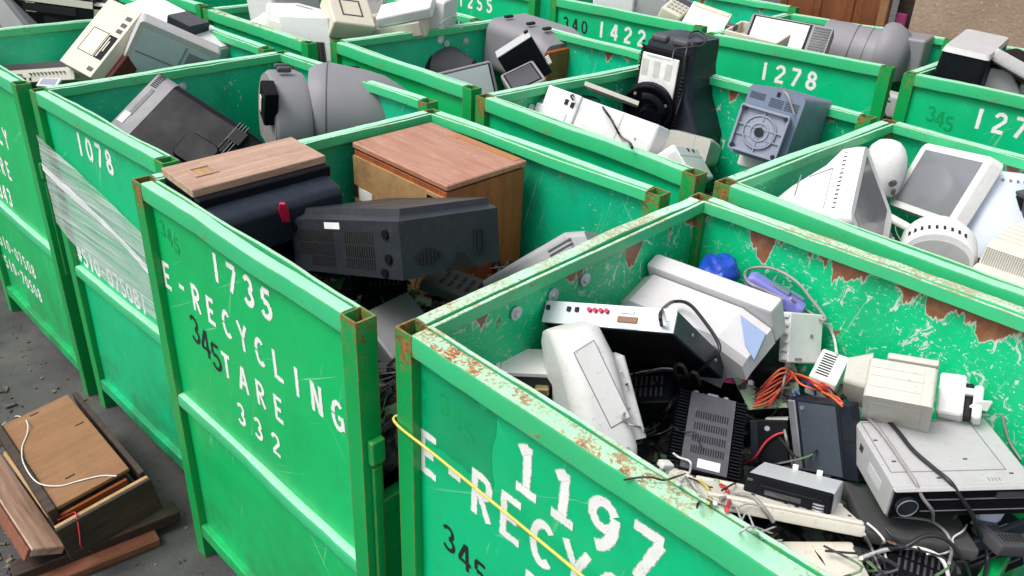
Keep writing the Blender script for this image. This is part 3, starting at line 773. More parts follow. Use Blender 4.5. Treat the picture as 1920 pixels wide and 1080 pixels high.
G_rail = green_paint('skylit_faded_rail_paint', edge=.9, rust=.10, skylit_fade=.62)
G_railA = green_paint('rust_speckled_rail_paint', edge=.5, rust=.05, skylit_fade=.7, speck=1., rusttone=(.45, .24, .08))
G_rim = green_paint('skylit_faded_rim_paint', edge=1.0, rust=.18, skylit_fade=.72)
G_rimA = green_paint('worn_rim_paint', edge=.6, rust=.15, skylit_fade=.9, speck=.6, rusttone=(.4, .2, .07))
ST = ('stencilled_digit', 'stencilled_letter', 'marker_digit')
def num(t, x=.33, z=1.132, cap=.075, p=.072): return (ST[0], t, x, z, cap, p, 'paint', .17, 0, 0)
def line(t, x, z, cap=.075, p=.075, sw=.17): return (ST[1], t, x, z, cap, p, 'paint', sw, 0, 0)
def mark(t, x, z, cap=.09, p=.055, mat='marker', dr=.012, sw=.12): return (ST[2], t, x, z, cap, p, mat, sw, -.05, dr)
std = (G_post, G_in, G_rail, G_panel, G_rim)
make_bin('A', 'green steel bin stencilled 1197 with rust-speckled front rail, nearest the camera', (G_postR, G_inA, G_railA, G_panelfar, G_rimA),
    [num('!!97', .313, 1.108, .102, .087), line('E-RECYCLING', .044, .975, .1, .0795, .15), line('TARE', .355, .835, .098, .08), mark('345', .12, .815, .065, .048, dr=.012, sw=.10), mark('345', .11, 1.15, .045, .035, 'faint', sw=.10)],
    [(.036, .30, 1.225, 'x'), (.036, .42, 1.225, 'x'), (.036, .53, 1.225, 'x')], 1)
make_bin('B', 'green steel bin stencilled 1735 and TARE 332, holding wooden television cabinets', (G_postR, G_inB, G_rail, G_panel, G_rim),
    [num('1735', .35, 1.138, .074, .078), (ST[1], 'E-RECYCLING', .053, 1.0, .075, .079, 'paint', .15, 0, .0025), line('TARE', .335, .852, .071, .084, .15), line('332', .388, .73, .064, .083, .15), mark('345', .178, .885, .08, .052, dr=.018, sw=.10), mark('345', .08, 1.16, .045, .035, 'faint', sw=.10)],
    [(.036, .47, 1.225, 'x'), (.036, .51, 1.228, 'x')], 2)
make_bin('C', 'green steel bin stencilled 1078, its front wrapped in clear stretch film', (G_post, G_in, G_rail, G_panelfar, G_rim),
    [num('1078', .28, 1.14, .075, .074), line('#510-075081', .05, .665, .07, .0515)],
    [(.036, .44, 1.225, 'x'), (.036, .48, 1.227, 'x'), (.036, .52, 1.229, 'x')], 3)
make_bin('D', 'green steel bin stencilled TARE 343, leftmost bin of the front row', std,
    [line('ONLY', .355, .965, .078, .076), line('TARE', .285, .815, .074, .075), line('343', .31, .675, .074, .06), line('#510-07508', .02, .366, .06, .054), line('#510-70508', .02, .25, .06, .054)], [], 4)
make_bin('E', 'green steel bin with scratched inside, holding a tall black television', (G_postR, G_inE, G_rail, G_panelfar, G_rim),
    [], [(.036, .30, 1.23, 'x'), (.036, .36, 1.225, 'x'), (.036, .42, 1.23, 'x'), (.036, .24, 1.22, 'x')], 5)
make_bin('F', 'green steel bin holding white computers, behind the nearest bin', (G_postR, G_inE, G_rail, G_panelfar, G_rim), [], [], 6)
make_bin('H', 'green steel bin holding dark picture-tube monitors, in the middle row', std, [], [(.036, .62, 1.22, 'x'), (.036, .74, 1.22, 'x')], 7)
make_bin('L', 'green steel bin heaped with white office machines', (G_post, G_in, G_railA, G_panelfar, G_rim), [], [], 8)
make_bin('P', 'green steel bin stencilled 1278, fully in view, with grey televisions', (G_post, G_in, G_rail, G_panelfar, G_rim), [num('1278', .31, 1.132, .078, .078)], [], 9)
make_bin('Q', 'green steel bin stencilled with a number cut off by the right edge', (G_post, G_in, G_rail, G_panelfar, G_rim),
    [num('1275', .31, 1.135, .078, .078), mark('345', .13, 1.12, .06, .04, 'faint')], [], 10)
make_bin('M', 'green steel bin stencilled 1422 beside a marker number 340', (G_post, G_in, G_rail, G_panelfar, G_rim),
    [num('1422', .36, 1.132, .082, .092), mark('340', .10, 1.13, .07, .07, dr=0)], [], 11)
make_bin('N', 'green steel bin stencilled 1255 at the top edge', (G_post, G_in, G_rail, G_panelfar, G_rim), [num('1255', .30, 1.13, .08, .088)], [], 12)
make_bin('K', 'green steel bin in the top left corner, with grey stereo units', std, [], [], 13)
make_bin('O', 'green steel bin behind the cream video recorder, only its corner in view', std, [], [], 14)

# darker square of touch-up paint on the front panel of bin A
k = NT('bunched_film')
al = k.ramp(k.noise(30, 4, .7, stretch=(.15, 1, 3)), .3, .55, .5, .97)
k.out((.80, .82, .83), .3)
tr = k.n('BsdfTransparent'); mx = k.n('MixShader')
k.L(al, mx.inputs[0]); k.L(tr.outputs[0], mx.inputs[1]); k.L(k.b.outputs[0], mx.inputs[2])
k.L(mx.outputs[0], k.t.nodes['Material Output'].inputs[0])
k_fold = k.m
# clear film stretched round the front of bin C
x, y, a, lu, lv = BIN['C'][:5]
T = Thing('stretch_film', 'clear plastic stretch film wound round the bin stencilled 1078', 'plastic film', loc=(x, y, 0), rot=(0, 0, a))
bm = NB()
rows = []
for i in range(25):
    t = i/24
    X = -.012 + t*.99
    row = []
    for j in range(13):
        v = j/12
        Z = (1.135-.17*t)-v*(.33+.05*math.sin(t*5))
        yy = -.006-.004*noise.noise(Vector((t*9, v*6, 2)))
        row.append(bm.verts.new((X, yy+.012*math.sin(math.pi*t), Z)))
    rows.append(row)
first = []
for j in range(13):
    p = rows[0][j].co
    first.append(bm.verts.new((-.012, .25, p.z+.03)))
rows = [first]+rows
for p, q in zip(rows, rows[1:]):
    for j in range(12):
        bm.faces.new((p[j], q[j], q[j+1], p[j+1]))
T.add('film_sheet', bm, 'film', smooth=60)
bm = NB()
rows = []
for i in range(25):
    t = i/24
    rows.append([bm.verts.new((-.013+t*.99, -.010+.012*math.sin(math.pi*t)-.003*noise.noise(Vector((t*12, v, 5))), 1.035-.17*t-v*(.028+.008*math.sin(t*9)))) for v in (0, .33, .66, 1)])
for p, q in zip(rows, rows[1:]):
    for j in range(3): bm.faces.new((p[j], q[j], q[j+1], p[j+1]))
T.add('film_fold', bm, k_fold, smooth=60)

# yellow cord across bin A
x, y, a, lu, lv = BIN['A'][:5]
bm = NB()
tube(bm, [(-.004, .03, 1.08), (-.004, -.004, 1.075), (.15, -.003, 1.068), (.5, -.002, 1.053), (.8, -.003, 1.035), (lu+.004, -.004, 1.02), (lu+.004, .04, 1.02)], .0030)
T = Thing('cord', 'yellow cord tied across the front of the bin stencilled 1197', 'cord', loc=(x, y, 0), rot=(0, 0, a))
T.add('rope_line', bm, 'yellow', smooth=60)

# ------------------------------------------------------------------ ground and backdrop
k = NT('asphalt')
c = k.mix(k.ramp(k.noise(2.2, 7, .68), .35, .68), (.034, .034, .036), (.080, .078, .074))
c = k.mix(k.ramp(k.noise(320, 2, .5), .58, .72), c, (.16, .155, .15))
c = k.mix(k.ramp(k.noise(8, 5, .7), .55, .72, 0, .75), c, (.020, .018, .017))
c = k.mix(k.ramp(k.noise(1.1, 6, .7), .5, .75, 0, .5), c, (.11, .10, .085))
k.out(c, .75, k.noise(230, 4, .6), .7, .006)
M['asphalt'] = k.m
bm = NB()
bmesh.ops.create_grid(bm, x_segments=2, y_segments=2, size=200)
o = mkobj('ground', bm, 'asphalt', 0)
o['kind'] = 'structure'
rng = random.Random(5)
bm = NB()
for i in range(900):
    px, py = rng.uniform(-4.2, -1.2), rng.uniform(-.2, .85)
    s = rng.choice((.002, .003, .003, .004, .005, .007, .011))
    bx(bm, (px, py, s*.3), (s*rng.uniform(.6, 2), s*rng.uniform(.5, 1.2), s*.7), 0, 1, None)
    
for cx, cy, n, r in ((-2.62, .33, 60, .16), (-2.3, .2, 30, .2), (-3.3, .55, 30, .3)):
    for i in range(n):
        s = rng.choice((.006, .009, .013, .02))
        rot = Matrix.Rotation(rng.uniform(0, 6.3), 3, 'Z') @ Matrix.Rotation(rng.uniform(-.5, .5), 3, 'X')
        bx(bm, (cx+rng.gauss(0, r), cy+rng.gauss(0, r*.4), s*.3), (s*rng.uniform(.8, 2.2), s, s*.6), s*.15, 1, rot)
k = NT('litter')
c = k.mix(k.ramp(k.noise(9, 2), .4, .6), (.03, .027, .024), (.18, .15, .11))
k.out(c, .8)
M['litter'] = k.m
o = mkobj('litter', bm, 'litter', 0)
o['kind'] = 'stuff'
o['label'] = 'small stones and crumbs scattered on the asphalt'
o['category'] = 'litter'
# old wooden doors and a rough board wall beyond the last row
k = NT('rough_board')
c = k.mix(k.ramp(k.noise(3, 6, .7), .35, .7), (.26, .18, .12), (.38, .28, .20))
c = k.mix(k.ramp(k.noise(26, 5, .75, stretch=(1, 1, 2.5)), .5, .72, 0, .8), c, (.20, .125, .08))
c = k.mix(k.ramp(k.noise(55, 3), .6, .75, 0, .7), c, (.55, .50, .43))
k.out(c, .8, k.noise(60, 5, .7), .5, .01)
M['roughboard'] = k.m
M['door'] = wood('red_brown_door', (.13, .038, .014), (.22, .07, .022), 3, 2, .4, .45, (.03, .012, .008))
def wallslab(name, label, cat, x0, x1, y, h, th, mat, extras=None):
    T = Thing(name, label, cat, loc=((x0+x1)/2, y, 0))
    bm = NB()
    bx(bm, (0, th/2, h/2), (x1-x0, th, h), .004)
    T.add('panel', bm, mat, smooth=0)
    return T
T = wallslab('wooden_door', 'red-brown wooden door leaning behind the bin stencilled 1278', 'door', -2.66, -2.06, 5.02, 2.0, .045, 'door')
bm = NB()
for u in (-.30, -.08, .12, .30): bx(bm, (u, -.004, 1.0), (.05, .012, 1.9), .004)
T.add('stile', bm, 'door', smooth=0)
T = Thing('wooden_post', 'thin pale wooden post beside the red-brown door', 'post', loc=(-2.03, 5.0, 0))
bm = NB(); bx(bm, (0, 0, 1), (.05, .05, 2), .004); T.add('timber', bm, 'board', smooth=0)
T = wallslab('rough_board_wall', 'tan weathered board wall with a rough surface, top right corner', 'wall', -1.87, 2.5, 4.98, 2.2, .06, 'roughboard')
T = wallslab('gap_shade_sheet', 'dark sheet added for the shade in the gap between the post and tan wall', 'panel', -2.01, -1.84, 5.12, 1.9, .02, 'darkwood')  # added dark sheet stands in for the shade of the gap
T = Thing('cloth_scrap', 'magenta and white scrap hanging in the gap by the tan wall', 'scrap', loc=(-1.95, 5.06, 1.2))
bm = NB(); bx(bm, (0, 0, .05), (.06, .02, .14), .008, 2); T.add('magenta_piece', bm, plastic('dull_magenta', (.22, .02, .10), .6, .5))
bm = NB(); bx(bm, (-.02, -.015, -.08), (.06, .02, .14), .008, 2); T.add('white_piece', bm, 'offwhite')

# ------------------------------------------------------------------ loose scrap heaped in every bin
HEAP = {'A': .93, 'B': 1.0, 'C': .95, 'D': 1.0, 'E': .96, 'F': 1.0, 'H': .92, 'L': 1.12, 'P': 1.02, 'Q': 1.05, 'M': 1.1, 'K': 1.0}
HCOL = {'A': 'scrap_dark', 'B': 'scrap_dark', 'L': 'scrap_pale', 'M': 'scrap_pale', 'F': 'scrap_pale'}
for nm, cols in (('scrap_dark', ((.008, .008, .009), (.03, .03, .034), (.13, .13, .125))), ('scrap_pale', ((.05, .048, .045), (.35, .34, .32), (.6, .58, .54)))):
    k = NT(nm)
    v = k.n('TexVoronoi'); v.inputs['Scale'].default_value = 22; k.L(k.tc, v.inputs[0])
    sp = k.n('SeparateXYZ'); k.L(v.outputs['Color'], sp.inputs[0])
    c = k.mix(k.ramp(sp.outputs[0], .3, .7), cols[0], cols[1])
    c = k.mix(k.ramp(sp.outputs[1], .86, .90), c, cols[2])
    c = k.mix(k.ramp(sp.outputs[2], .93, .95), c, (.10, .20, .09))
    c = k.mix(k.ramp(sp.outputs[2], .05, .03), c, (.30, .16, .07))
    M[nm] = k.m
    k.out(c, .5)
BW = {}
for b, hz in HEAP.items():
    x, y, a, lu, lv = BIN[b][:5]
    rng = random.Random(ord(b))
    bm = NB()
    n = 36
    G = [[bm.verts.new((.04+(lu-.07)*i/n+BIN[b][5 if len(BIN[b]) > 5 else 0]*(.04+(lv-.07)*j/n)*(len(BIN[b]) > 5), .04+(lv-.07)*j/n, hz-.13+.10*noise.noise(Vector((i*.2+ord(b), j*.2, 1)))+.035*rng.random())) for j in range(n+1)] for i in range(n+1)]
    for i in range(n):
        for j in range(n): bm.faces.new((G[i][j], G[i+1][j], G[i+1][j+1], G[i][j+1]))
    for i in range(520):
        s = rng.choice((.006, .008, .011, .015, .022, .035))
        rot = Matrix.Rotation(rng.uniform(0, 6.3), 3, 'Z') @ Matrix.Rotation(rng.uniform(-.9, .9), 3, 'X') @ Matrix.Rotation(rng.uniform(-.9, .9), 3, 'Y')
        bx(bm, (rng.uniform(.11, lu-.09), rng.uniform(.11, lv-.11), hz-.09+rng.uniform(-.04, .05)), (s*rng.uniform(.7, 2), s, s*rng.uniform(.15, .7)), 0, 1, rot)
    for i in range(34):
        p = Vector((rng.uniform(.15, lu-.15), rng.uniform(.15, lv-.15), hz-.03))
        pts = [p]
        for q in range(4):
            p = p+Vector((rng.uniform(-.1, .1), rng.uniform(-.1, .1), rng.uniform(-.03, .035)))
            p.x = min(max(p.x, .12), lu-.1); p.y = min(max(p.y, .12), lv-.12)
            pts.append(p)
        tube(bm, pts, rng.choice((.0018, .0025, .0035)), 5, 4)
    o = mkobj('loose_scrap', bm, HCOL.get(b, 'scrap_dark'), 0)
    o.location = (x, y, 0)
    o.rotation_euler = (0, 0, a)
    o['kind'] = 'stuff'
    o['category'] = 'scrap'
    BW[b] = o
for b, t in dict(A='the nearest bin stencilled 1197', B='the bin stencilled 1735', C='the bin wrapped in film', D='the bin stencilled 343', E='the bin with the tall television', F='the bin of white computers', H='the bin of dark monitors', L='the bin of white office machines', P='the bin stencilled 1278', Q='the bin at the right edge', M='the bin stencilled 1422', K='the top left bin').items():
    BW[b]['label'] = 'loose scrap electronics heaped in '+t
# ------------------------------------------------------------------ contents of bin B
def NP(T, u, v, w): return (u*T.d[0]/2, v*T.d[1]/2, w*T.d[2]/2)
T = Thing('television', 'television with pale wood-veneer top plank, resting on the front rim of the 1735 bin', 'television', 'wood_tv')
d = T.d
bm = NB(); bx(bm, (0, 0, d[2]/2-.010), (d[0], d[1], .022), .002); top = T.add('top_plank', bm, 'woodtop', smooth=0)
bm = NB(); bx(bm, (0, .01, -.012), (d[0]-.01, d[1]-.02, d[2]-.024)); T.add('cabinet', bm, 'black', smooth=0)
bm = NB()
hx, hy = -.62*d[0]/2, .05*d[1]/2
for sx, sy, cx, cy in ((.062, .007, 0, -.026), (.062, .007, 0, .026), (.007, .045, -.0275, 0), (.007, .045, .0275, 0)):
    bx(bm, (hx+cx, hy+cy, d[2]/2+.0022), (sx, sy, .004))
hd = T.add('handle_recess_frame', bm, 'woodtop', top, smooth=0)
bm = NB(); bx(bm, (hx, hy, d[2]/2+.0006), (.048, .045, .0012)); T.add('handle_recess', bm, 'ply', top, smooth=0)
bm = NB()
w = d[0]*.92
shell(bm, [(yy, 0, (d[2]/2-dr+bt)/2, w*ws, d[2]/2-dr-bt, rr) for yy, dr, bt, ws, rr in ((-d[1]/2+.012, .036, -.10, 1, .004), (-d[1]/2-.02, .042, -.06, 1, .006), (-d[1]/2-.084, .050, -.045, .99, .006), (-d[1]/2-.096, .056, -.04, .98, .006), (-d[1]/2-.106, .072, -.035, .96, .006))])
cv = T.add('rear_cover', bm, 'navy')
bm = NB(); bx(bm, (0, -d[1]/2-.01, d[2]/2-.035), (d[0]*.99, .03, .03), .003); T.add('cabinet_edge', bm, 'charcoal', smooth=0)

T = Thing('television_cabinet', 'brown wooden television cabinet standing in the back corner of the 1735 bin', 'cabinet', 'cabinet')
d = T.d
bm = NB(); bx(bm, (0, 0, -.012), (d[0]-.008, d[1]-.008, d[2]-.024), .002); T.add('carcass', bm, 'cabside', smooth=0)
bm = NB(); bx(bm, (0, 0, d[2]/2-.009), (d[0], d[1], .018), .003); tp = T.add('top_board', bm, 'cabtop', smooth=0)
bm = NB()
plate(bm, d, '+z', -.25, .92, .80, .97, .0015); plate(bm, d, '+z', -.38, -.22, .74, .97, .0012)
T.add('bare_veneer_strip', bm, flat('orange_veneer', (.42, .17, .06), .4), tp, 0)
bm = NB(); plate(bm, d, '-y', -.97, .97, -1, .84, .004); T.add('back_panel', bm, 'ply', smooth=0)
feat(T, 'connector_plate', '-y', .64, .94, .45, .80, 'black', .006)
bm = NB()
for i in range(2):
    for j in range(3):
        p = onface(d, '-y', .73+.1*i, .52+.09*j, .008); disc(bm, p, .007, .008, 'y', 10)
T.add('socket', bm, 'alu')
feat(T, 'paper_label', '-y', -.85, -.55, .28, .44, 'label', .0055)
feat(T, 'notch', '-y', -.98, -.88, .30, .46, 'void', .0055)

T = Thing('television_back_cover', 'broken black television back cover with vent grilles, lying in front of the wooden cabinet', 'television part', 'cover')
d = T.d
bm = NB()
def ring(z, i):
    return [(-d[0]/2+i, -d[1]/2+i, z), (d[0]/2-i, -d[1]/2+i, z), (d[0]/2-i, d[1]/2-.0, z), (-d[0]/2+i, d[1]/2-.0, z)]
loft(bm, [ring(-d[2]/2, .0), ring(-d[2]*.2, .002), ring(d[2]/2, .0), ring(d[2]/2+.010, .025), ring(d[2]/2+.025, .03)])
cv = T.add('moulded_shell', bm, plastic('dusty_black_shell', (.019, .022, .028), .38, .4, dustcol=(.034, .036, .04), dirt=(.12, .11, .10), spec=.3), smooth=25)
for v0, v1 in ((.18, .62), (-.30, .12), (-.74, -.36)):
    slots(T, 'vent_slots', '-y', -.86 if v0 > -.5 else -.62, -.16, v0, v1, 20, 1, .55, .95)
    slots(T, 'vent_slots', '-y', .04, .56, v0, v1, 13, 1, .55, .95)
feat(T, 'paper_label', '-y', -.30, -.02, .66, .90, 'label', .001)
for u, v in ((.78, .55), (-.90, .70), (.80, -.3), (.72, -.8)):
    bm = NB(); disc(bm, onface(d, '-y', u, v, .002), .011, .006, 'y', 14); T.add('screw_boss', bm, 'black')
bm = NB()
for i in range(7):
    hh = math.sin(math.pi*(i+1)/8)*.32
    plate(bm, d, '+x', -.72+i*.075-.02, -.72+i*.075+.02, -.35-hh, -.35+hh, .001)
T.add('speaker_grille', bm, 'void', smooth=0)
feat(T, 'handle_slot', '+x', .50, .60, -.45, .25, 'void', .001)
outline(T, 'handle_rim', '+x', .45, .65, -.55, .35, 'navy', .004, .002)
bm = NB()
for i in range(6): bx(bm, (-d[0]/2-.012-.012*(i%3), -d[1]*.42+.02*i, -d[2]*.1+.012*((i*7)%5-2)), (.05, .004, .006), .001, 1, Matrix.Rotation(.5-.2*i, 3, 'Y'))
T.add('broken_rib', bm, 'charcoal', smooth=0)
bm = NB()
o = [(0, -.6), (.05, -.35), (.22, -.45), (.34, -.75), (.30, -1.0), (-.2, -1.0), (-.15, -.82)]
loft(bm, [[onface(d, '+x', u, v, h) for u, v in o] for h in (-.002, .0012)])
T.add('broken_hole', bm, 'void', smooth=0)

T = Thing('monitor', 'grey monitor shell leaning against the side of bin 1197, inside the 1735 bin', 'monitor', 'wedge')
d = T.d
bm = NB()
shell(bm, [(-d[0]/2, 0, 0, d[1], d[2], .02), (d[0]*.35, 0, 0, d[1], d[2], .02), (d[0]/2, 0, -.01, d[1]*.9, d[2]*.9, .02)], 'x')
T.add('casing', bm, plastic('warm_grey_shell', (.36, .355, .365), .5, .4))
slots(T, 'vent_slots', '-y', .3, .8, .1, .8, 1, 6, .9, .5, 'dgrey')
slots(T, 'top_vent', '+z', -.6, .2, -.9, -.5, 1, 4, .95, .4, 'grey')

T = Thing('computer_case', 'grey plastic case with black slatted grille wedged in the gap beside bin 1197', 'case', 'gap_junk')
d = T.d
body(T, 'casing', 'grey', .012)
feat(T, 'grille_panel', '-y', -.98, .98, -.98, .15, 'black', .003)
slots(T, 'grille_slats', '-y', -.95, .95, -.95, .1, 1, 8, .95, .4, 'dgrey', .006)

T = Thing('plug_tag', 'small red plastic tag dangling by the wood-topped television', 'tag', 'b_tag')
bm = NB(); shell(bm, [(-.03, 0, 0, .02, .008, .003), (.01, 0, 0, .024, .01, .004), (.03, 0, 0, .014, .008, .003)], 'z'); T.add('tag_body', bm, 'red')
T = Thing('video_recorder', 'dark flat box half buried under the black television cover', 'recorder', 'b_low')
body(T, 'casing', 'navy', .006); feat(T, 'front_trim', '-y', -.95, .95, -.6, .6, 'black', .003)

# ------------------------------------------------------------------ contents of bin C
T = Thing('television', 'black television with light grey bezel tipped on its face, in the film-wrapped bin', 'television', 'tv_c')
d = T.d
X, Y, Z = d
bm = NB(); shell(bm, [(-Y/2, 0, 0, X*.98, Z*.98, .02), (-Y/2+.05, 0, 0, X, Z, .03), (-Y/2+.085, 0, 0, X*.995, Z*.99, .03)], n=5); bz = T.add('bezel', bm, 'grey')
bm = NB(); shell(bm, [(-Y/2+.08, 0, 0, X*.985, Z*.98, .03), (Y*.28, 0, 0, X*.97, Z*.97, .03), (Y*.30, 0, 0, X*.95, Z*.94, .03), (Y/2, 0, -.01, X*.92, Z*.86, .03)], n=5); T.add('rear_shell', bm, 'charcoal')
bm = NB(); shell(bm, [(Z/2-.03, .22*X/2, .15*Y, X*.42, Y*.34, .03), (Z/2+.002, .24*X/2, .15*Y, X*.38, Y*.30, .03), (Z/2+.012, .24*X/2, .15*Y, X*.34, Y*.26, .02)], 'z', 4); hp = T.add('moulded_hump', bm, 'charcoal')
slots(T, 'bezel_vents', '+z', -.95, -.55, -.97, -.84, 8, 1, .5, .8, parent=bz)
bm = NB(); plate(bm, d, '+z', -.50, .35, -.90, -.84, .001); T.add('bezel_groove', bm, 'dgrey', bz, 0)
feat(T, 'torn_sticker', '+z', .30, .62, -.96, -.86, 'label', .0015, parent=bz)
for i in range(4):
    bm = NB(); plate(bm, d, '+z', -.95, .9, .50+.05*i, .515+.05*i, .004); T.add('moulded_rib', bm, 'navy', smooth=0)
bm = NB(); plate(bm, d, '+z', -.78, -.42, .52, .72, .005); T.add('handle_recess', bm, 'void', smooth=0)
slots(T, 'rear_vents', '+z', -.38, -.1, .50, .60, 1, 3, 1, .5, 'void', .005)

T = Thing('monitor', 'mid grey monitor with a dusty round-edged back, beside the black television in the film-wrapped bin', 'monitor', 'disc_c')
def dring(R, x, flat_=.55, n=28, zc=0, sx=0):
    P = []
    for i in range(n):
        t = 2*math.pi*i/n
        P.append((x, R*math.cos(t)+sx, max(R*math.sin(t), -R*flat_)+zc))
    return P
bm = NB()
loft(bm, [dring(.175, -.055), dring(.185, -.04), dring(.185, .05), dring(.175, .075)])
T.add('casing', bm, 'grey', smooth=45)
bm = NB(); loft(bm, [dring(.172, -.058), dring(.170, -.0545)]); T.add('dusty_face', bm, plastic('dusty_face', (.24, .235, .23), .7, .9, dirt=(.45, .44, .42)), smooth=45)
bm = NB(); bx(bm, (-.07, -.12, .10), (.05, .10, .13), .008, 2, Matrix.Rotation(.3, 3, 'X')); T.add('bracket', bm, 'black')
bm = NB(); bx(bm, (-.099, -.12, .10), (.004, .025, .06), .001, 1, Matrix.Rotation(.3, 3, 'X')); T.add('paper_label', bm, 'cream', smooth=0)
bm = NB()
for q in (-.02, .03): bx(bm, (0, q-.02, .20), (.05, .02, .02), .004)
T.add('clip', bm, 'dgrey')
T = Thing('television', 'big grey rounded television shell bulging above the rim of the film-wrapped bin', 'television', 'shell_c')
bm = NB()
loft(bm, [dring(.16, -.19), dring(.175, -.17), dring(.188, -.12), dring(.172, .02, zc=-.006), dring(.160, .09, zc=-.012), dring(.135, .15, zc=-.02), dring(.115, .19, zc=-.026), dring(.11, .2, zc=-.026)])
T.add('rear_shell', bm, 'grey', smooth=45)
for xx, rr_ in ((-.122, .1892), ):
    bm = NB(); loft(bm, [dring(rr_, xx-.002), dring(rr_, xx+.002)]); T.add('seam', bm, 'dgrey', smooth=45)
for j in range(7):
    t = rad(20+9*j)
    bm = NB(); bx(bm, (-.03, .179*math.cos(t), .179*math.sin(t)-.003), (.05, .010, .004), .001, 1)
    T.add('vent_slot', bm, 'void', smooth=0)
bm = NB(); loft(bm, [dring(.10, .2, .7, zc=-.03), dring(.09, .25, .7, zc=-.035), dring(.08, .27, .7, zc=-.04)]); T.add('neck_housing', bm, 'grey', smooth=45)

M['hood'] = plastic('warm_pale_grey_plastic', (.57, .56, .57), .45, .35)
# ------------------------------------------------------------------ contents of bin A
T = Thing('printer', 'pale grey printer with rounded hood lying on end at the left of bin 1197', 'printer', 'printer')
X, Y, Z = T.d
bm = NB(); shell(bm, [(-Y/2, 0, -.005, X*.95, Z*.9, .03), (-Y/2+.03, 0, 0, X, Z, .035), (Y/2-.09, 0, 0, X, Z, .04), (Y/2-.02, 0, -.012, X*.93, Z*.82, .045), (Y/2, 0, -.03, X*.8, Z*.55, .04)], n=6); T.add('casing', bm, 'offwhite')
bm = NB(); shell(bm, [(-Y/2+.04, X*.58, -.02, X*.40, Z*.75, .01), (Y*.20, X*.55, -.02, X*.40, Z*.75, .01), (Y*.24, X*.5, -.025, X*.34, Z*.6, .01)], n=4); T.add('paper_tray', bm, 'offwhite')
bm = NB(); u = [(-.62, .55), (.18, .66), (.80, -.42), (.05, -.50)]
o = [(a*X/2, b*Y/2) for a, b in u]
loft(bm, [[(a, b, h) for a, b in o] for h in (Z/2-.002, Z/2+.0012)]); T.add('access_panel', bm, 'offwhite', smooth=0)
bm = NB()
for p, q in zip(o, o[1:]+o[:1]):
    tube(bm, [(p[0], p[1], Z/2+.0008), (q[0], q[1], Z/2+.0008)], .0011, 5, 1)
T.add('panel_seam', bm, 'grey')

T = Thing('video_recorder', 'black video recorder standing on its front, grey socket panel upward with a looped cord', 'video recorder', 'vcr')
d = T.d
X, Y, Z = d
body(T, 'casing', 'navy', .002, 1)
bm = NB(); plate(bm, d, '-y', -1, 1, -1, 1.02, .003); bp = T.add('rear_panel', bm, 'steel', smooth=0)
bm = NB(); plate(bm, d, '-z', -.97, .97, -.98, .98, .002); T.add('underside', bm, 'black', smooth=0)
bm = NB()
for u in (-.94, -.60, -.47): bx(bm, onface(d, '-y', u, .35, .005), (.008, .006, .010))
T.add('mounting_hole', bm, 'void', bp, 0)
bm = NB()
for i in range(4): disc(bm, onface(d, '-y', -.27+.09*i, .4, .006), .005, .010, 'y', 10)
T.add('phono_socket', bm, 'red', bp)
bm = NB(); plate(bm, d, '-y', .18, .47, -.45, .05, .007); T.add('ribbon_connector', bm, 'pcbbrown', bp, 0)
bm = NB(); plate(bm, d, '-y', .2, .40, .35, .6, .006); T.add('serial_connector', bm, 'alu', bp, 0)
feat(T, 'paper_label', '-y', .58, .94, -.05, .85, 'label', .004, parent=bp)
bm = NB(); plate(bm, d, '-y', -.1, .05, -.9, -.6, .0045); plate(bm, d, '-y', .2, .5, -.95, -.8, .0045); T.add('foil_tab', bm, 'alu', bp, 0)
bm = NB()
for u, v in ((-.4, .2), (.6, 0)): disc(bm, onface(d, '+x', u, v, .001), .004, .003, 'x', 10)
T.add('screw', bm, 'alu')

T = Thing('laser_printer', 'large pale grey printer hood with slate blue accent, at the back of the nearest bin', 'printer', 'laser')
X, Y, Z = T.d
bm = NB()
def hood(y, w0, w1, z0, z1): return [(w0, y, z0), (w1, y, z0), (w1, y, z1), (w0, y, z1)]
xs = [(-X/2-.05, -.10), (-X/2-.05+.04, -.02), (-X/2+.02, 0), (X/2, 0), (X/2+.075, -.05)]
# profile across x, extruded along y
pr = [(-X/2-.065, -.16), (-X/2-.065, -.045), (-X/2, 0), (X/2, 0), (X/2+.07, -.035), (X/2+.075, -.08), (X/2+.05, -.085), (X/2+.01, -.11), (X/2-.01, -.16)]
def prof(y, dz, s=1): return [(x*s, y, Z/2+z+dz) for x, z in pr]
loft(bm, [prof(-Y/2-.012, -.02, .96), prof(-Y/2, 0), prof(Y/2, 0)])
T.add('hood', bm, M['hood'], smooth=20)
bm = NB(); bx(bm, (.025, Y/2+.028, .012), (X+.10, .05, Z+.02), .01, 2); T.add('paper_lid', bm, M['hood'])
bm = NB()
o = [(X/2+.006, Y*.30), (X/2+.07, Y*.28), (X/2+.085, -Y*.45), (X/2+.05, -Y*.25)]
loft(bm, [[(a, b, Z/2-.001-(a-X/2)*.45+h) for a, b in o] for h in (-.004, .004)]); T.add('accent_panel', bm, 'accent', smooth=0)

T = Thing('plastic_bag', 'crumpled bright blue plastic bag in the back corner of the nearest bin', 'bag', 'bag')
X, Y, Z = T.d
bm = NB()
bmesh.ops.create_icosphere(bm, subdivisions=4, radius=1)
for v in bm.verts:
    p = v.co.copy()
    r = 1+.22*noise.noise(p*1.8)+.10*abs(noise.noise(p*4))
    v.co = Vector((p.x*X*.6*r, p.y*Y*.6*r, p.z*Z*.6*r))
T.add('bag_skin', bm, 'blue', smooth=25)

